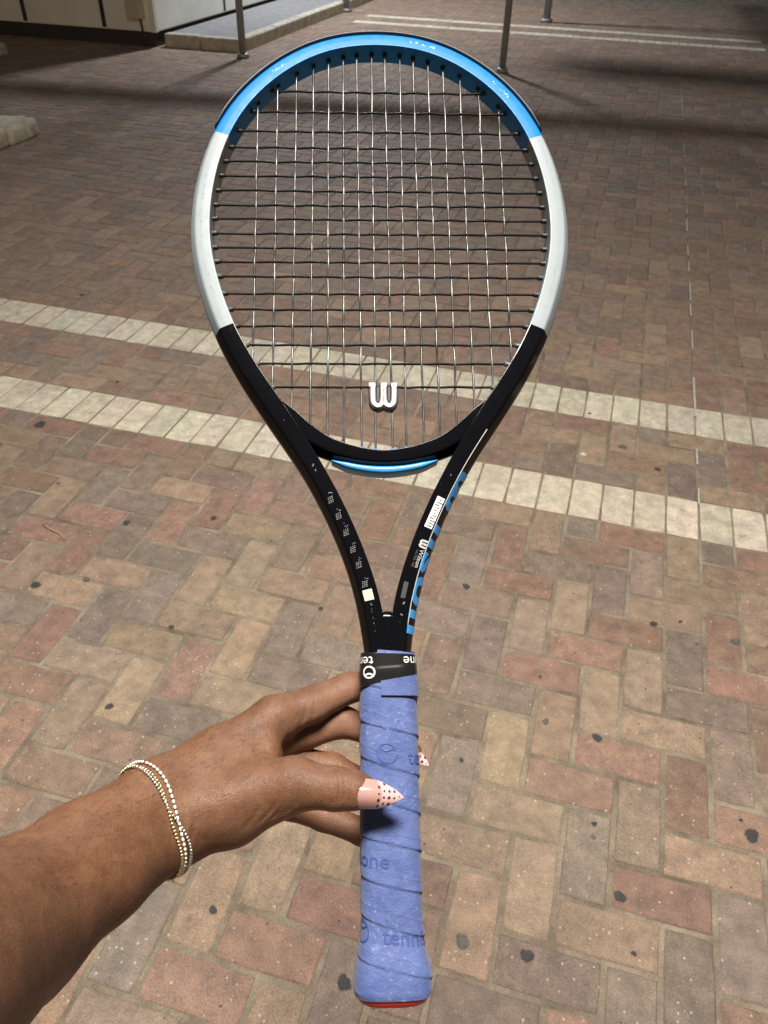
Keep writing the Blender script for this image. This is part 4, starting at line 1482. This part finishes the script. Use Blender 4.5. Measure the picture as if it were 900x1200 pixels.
# ------------------------------------------------------------------ bracelet of beads round the wrist
AXW = np.array([(-136.1 - 128.3 + 163.1 + 152.5) / 2, (116 + 97.7 - 92.9 - 79.8) / 2, (26.2 + 21.9 - 65.7 - 62.9) / 2]); AXW /= np.linalg.norm(AXW)
WC = np.array([-133.5, 104.5, 27.0])
b1_ = np.array([0, 1.0, 0]) - AXW * AXW[1]; b1_ /= np.linalg.norm(b1_); b2_ = np.cross(AXW, b1_)


def strand(shift, tilt, ph, slack, n=240):
    out = []
    for k in range(n):
        a = 2 * math.pi * k / n
        d = b1_ * math.cos(a) + b2_ * math.sin(a)
        c = WC + AXW * (shift - 10 + 4 * math.cos(a) - 13 * d[2] + tilt * math.cos(a - ph) + 0.9 * math.sin(3 * a + ph))
        lo_, hi_ = 5.0, 60.0
        for _ in range(24):
            m = (lo_ + hi_) / 2
            if sample((c + d * m)[None])[0] < 0: lo_ = m
            else: hi_ = m
        out.append(c + d * (lo_ + 1.1 + slack * (0.5 + 0.5 * math.cos(a - ph))))
    return np.array(out)


M_SILVER = simple('silver_bead', (0.78, 0.75, 0.68), 0.22, 0.85, var=0.15, scale=700)
M_GOLD = simple('gold_bead', (0.80, 0.66, 0.36), 0.24, 0.85, var=0.15, scale=700)
M_PEARL = simple('white_bead', (0.80, 0.78, 0.70), 0.3)
brace = empty('bracelet'); brace.matrix_world = MR
tag(brace, 'thin triple strand bracelet of silver and gold beads round the wrist', 'bracelet')


def beads(name, path, r, mat, stretch=1.0, take=None):
    P = np.vstack([path, path[:1]])
    L = np.r_[0, np.cumsum(np.linalg.norm(np.diff(P, axis=0), axis=1))]
    step = r * 2 * stretch * 1.04
    n = int(L[-1] / step)
    V, Fc = [], []
    for k in range(n):
        if take and not take(k / n): continue
        s = (k + 0.5) * step
        p = np.array([np.interp(s, L, P[:, i]) for i in range(3)])
        q = np.array([np.interp((s + 0.4) % L[-1], L, P[:, i]) for i in range(3)])
        t = q - p; t /= max(np.linalg.norm(t), 1e-9)
        x = np.cross(t, [0.3, 0.5, 0.8]); x /= np.linalg.norm(x); z = np.cross(t, x)
        rr = r * random.uniform(0.9, 1.06)
        b = len(V)
        V.append(p - t * rr * stretch)
        for ft, fr in ((-0.62, 0.8), (0, 1.0), (0.62, 0.8)):
            for m in range(8):
                a = 2 * math.pi * m / 8
                V.append(p + t * rr * stretch * ft + (x * math.cos(a) + z * math.sin(a)) * rr * fr)
        V.append(p + t * rr * stretch)
        for m in range(8):
            m2 = (m + 1) % 8
            Fc.append((b, b + 1 + m2, b + 1 + m)); Fc.append((b + 25, b + 17 + m, b + 17 + m2))
            for ring in range(2):
                o_ = b + 1 + ring * 8
                Fc.append((o_ + m, o_ + m2, o_ + 8 + m2, o_ + 8 + m))
    me = mesh(name, [np.array(v) / 1000 for v in V], Fc, True)
    bm = bmesh.new(); bm.from_mesh(me); bmesh.ops.recalc_face_normals(bm, faces=bm.faces); bm.to_mesh(me); bm.free()
    return link(name, me, mat, brace)


beads('bead_strand', strand(3.0, 3.0, 0.6, 0.5), 1.0, M_GOLD, 1.0)['label'] = 'strand of tiny gold beads'
beads('bead_strand', strand(6.0, 2.0, 2.2, 0.6), 1.0, M_SILVER, 1.0)['label'] = 'strand of tiny silver beads'
beads('bead_strand', strand(7.0, 3.5, 0.2, 0.4), 0.85, M_PEARL, 1.7)['label'] = 'strand of longer white beads'
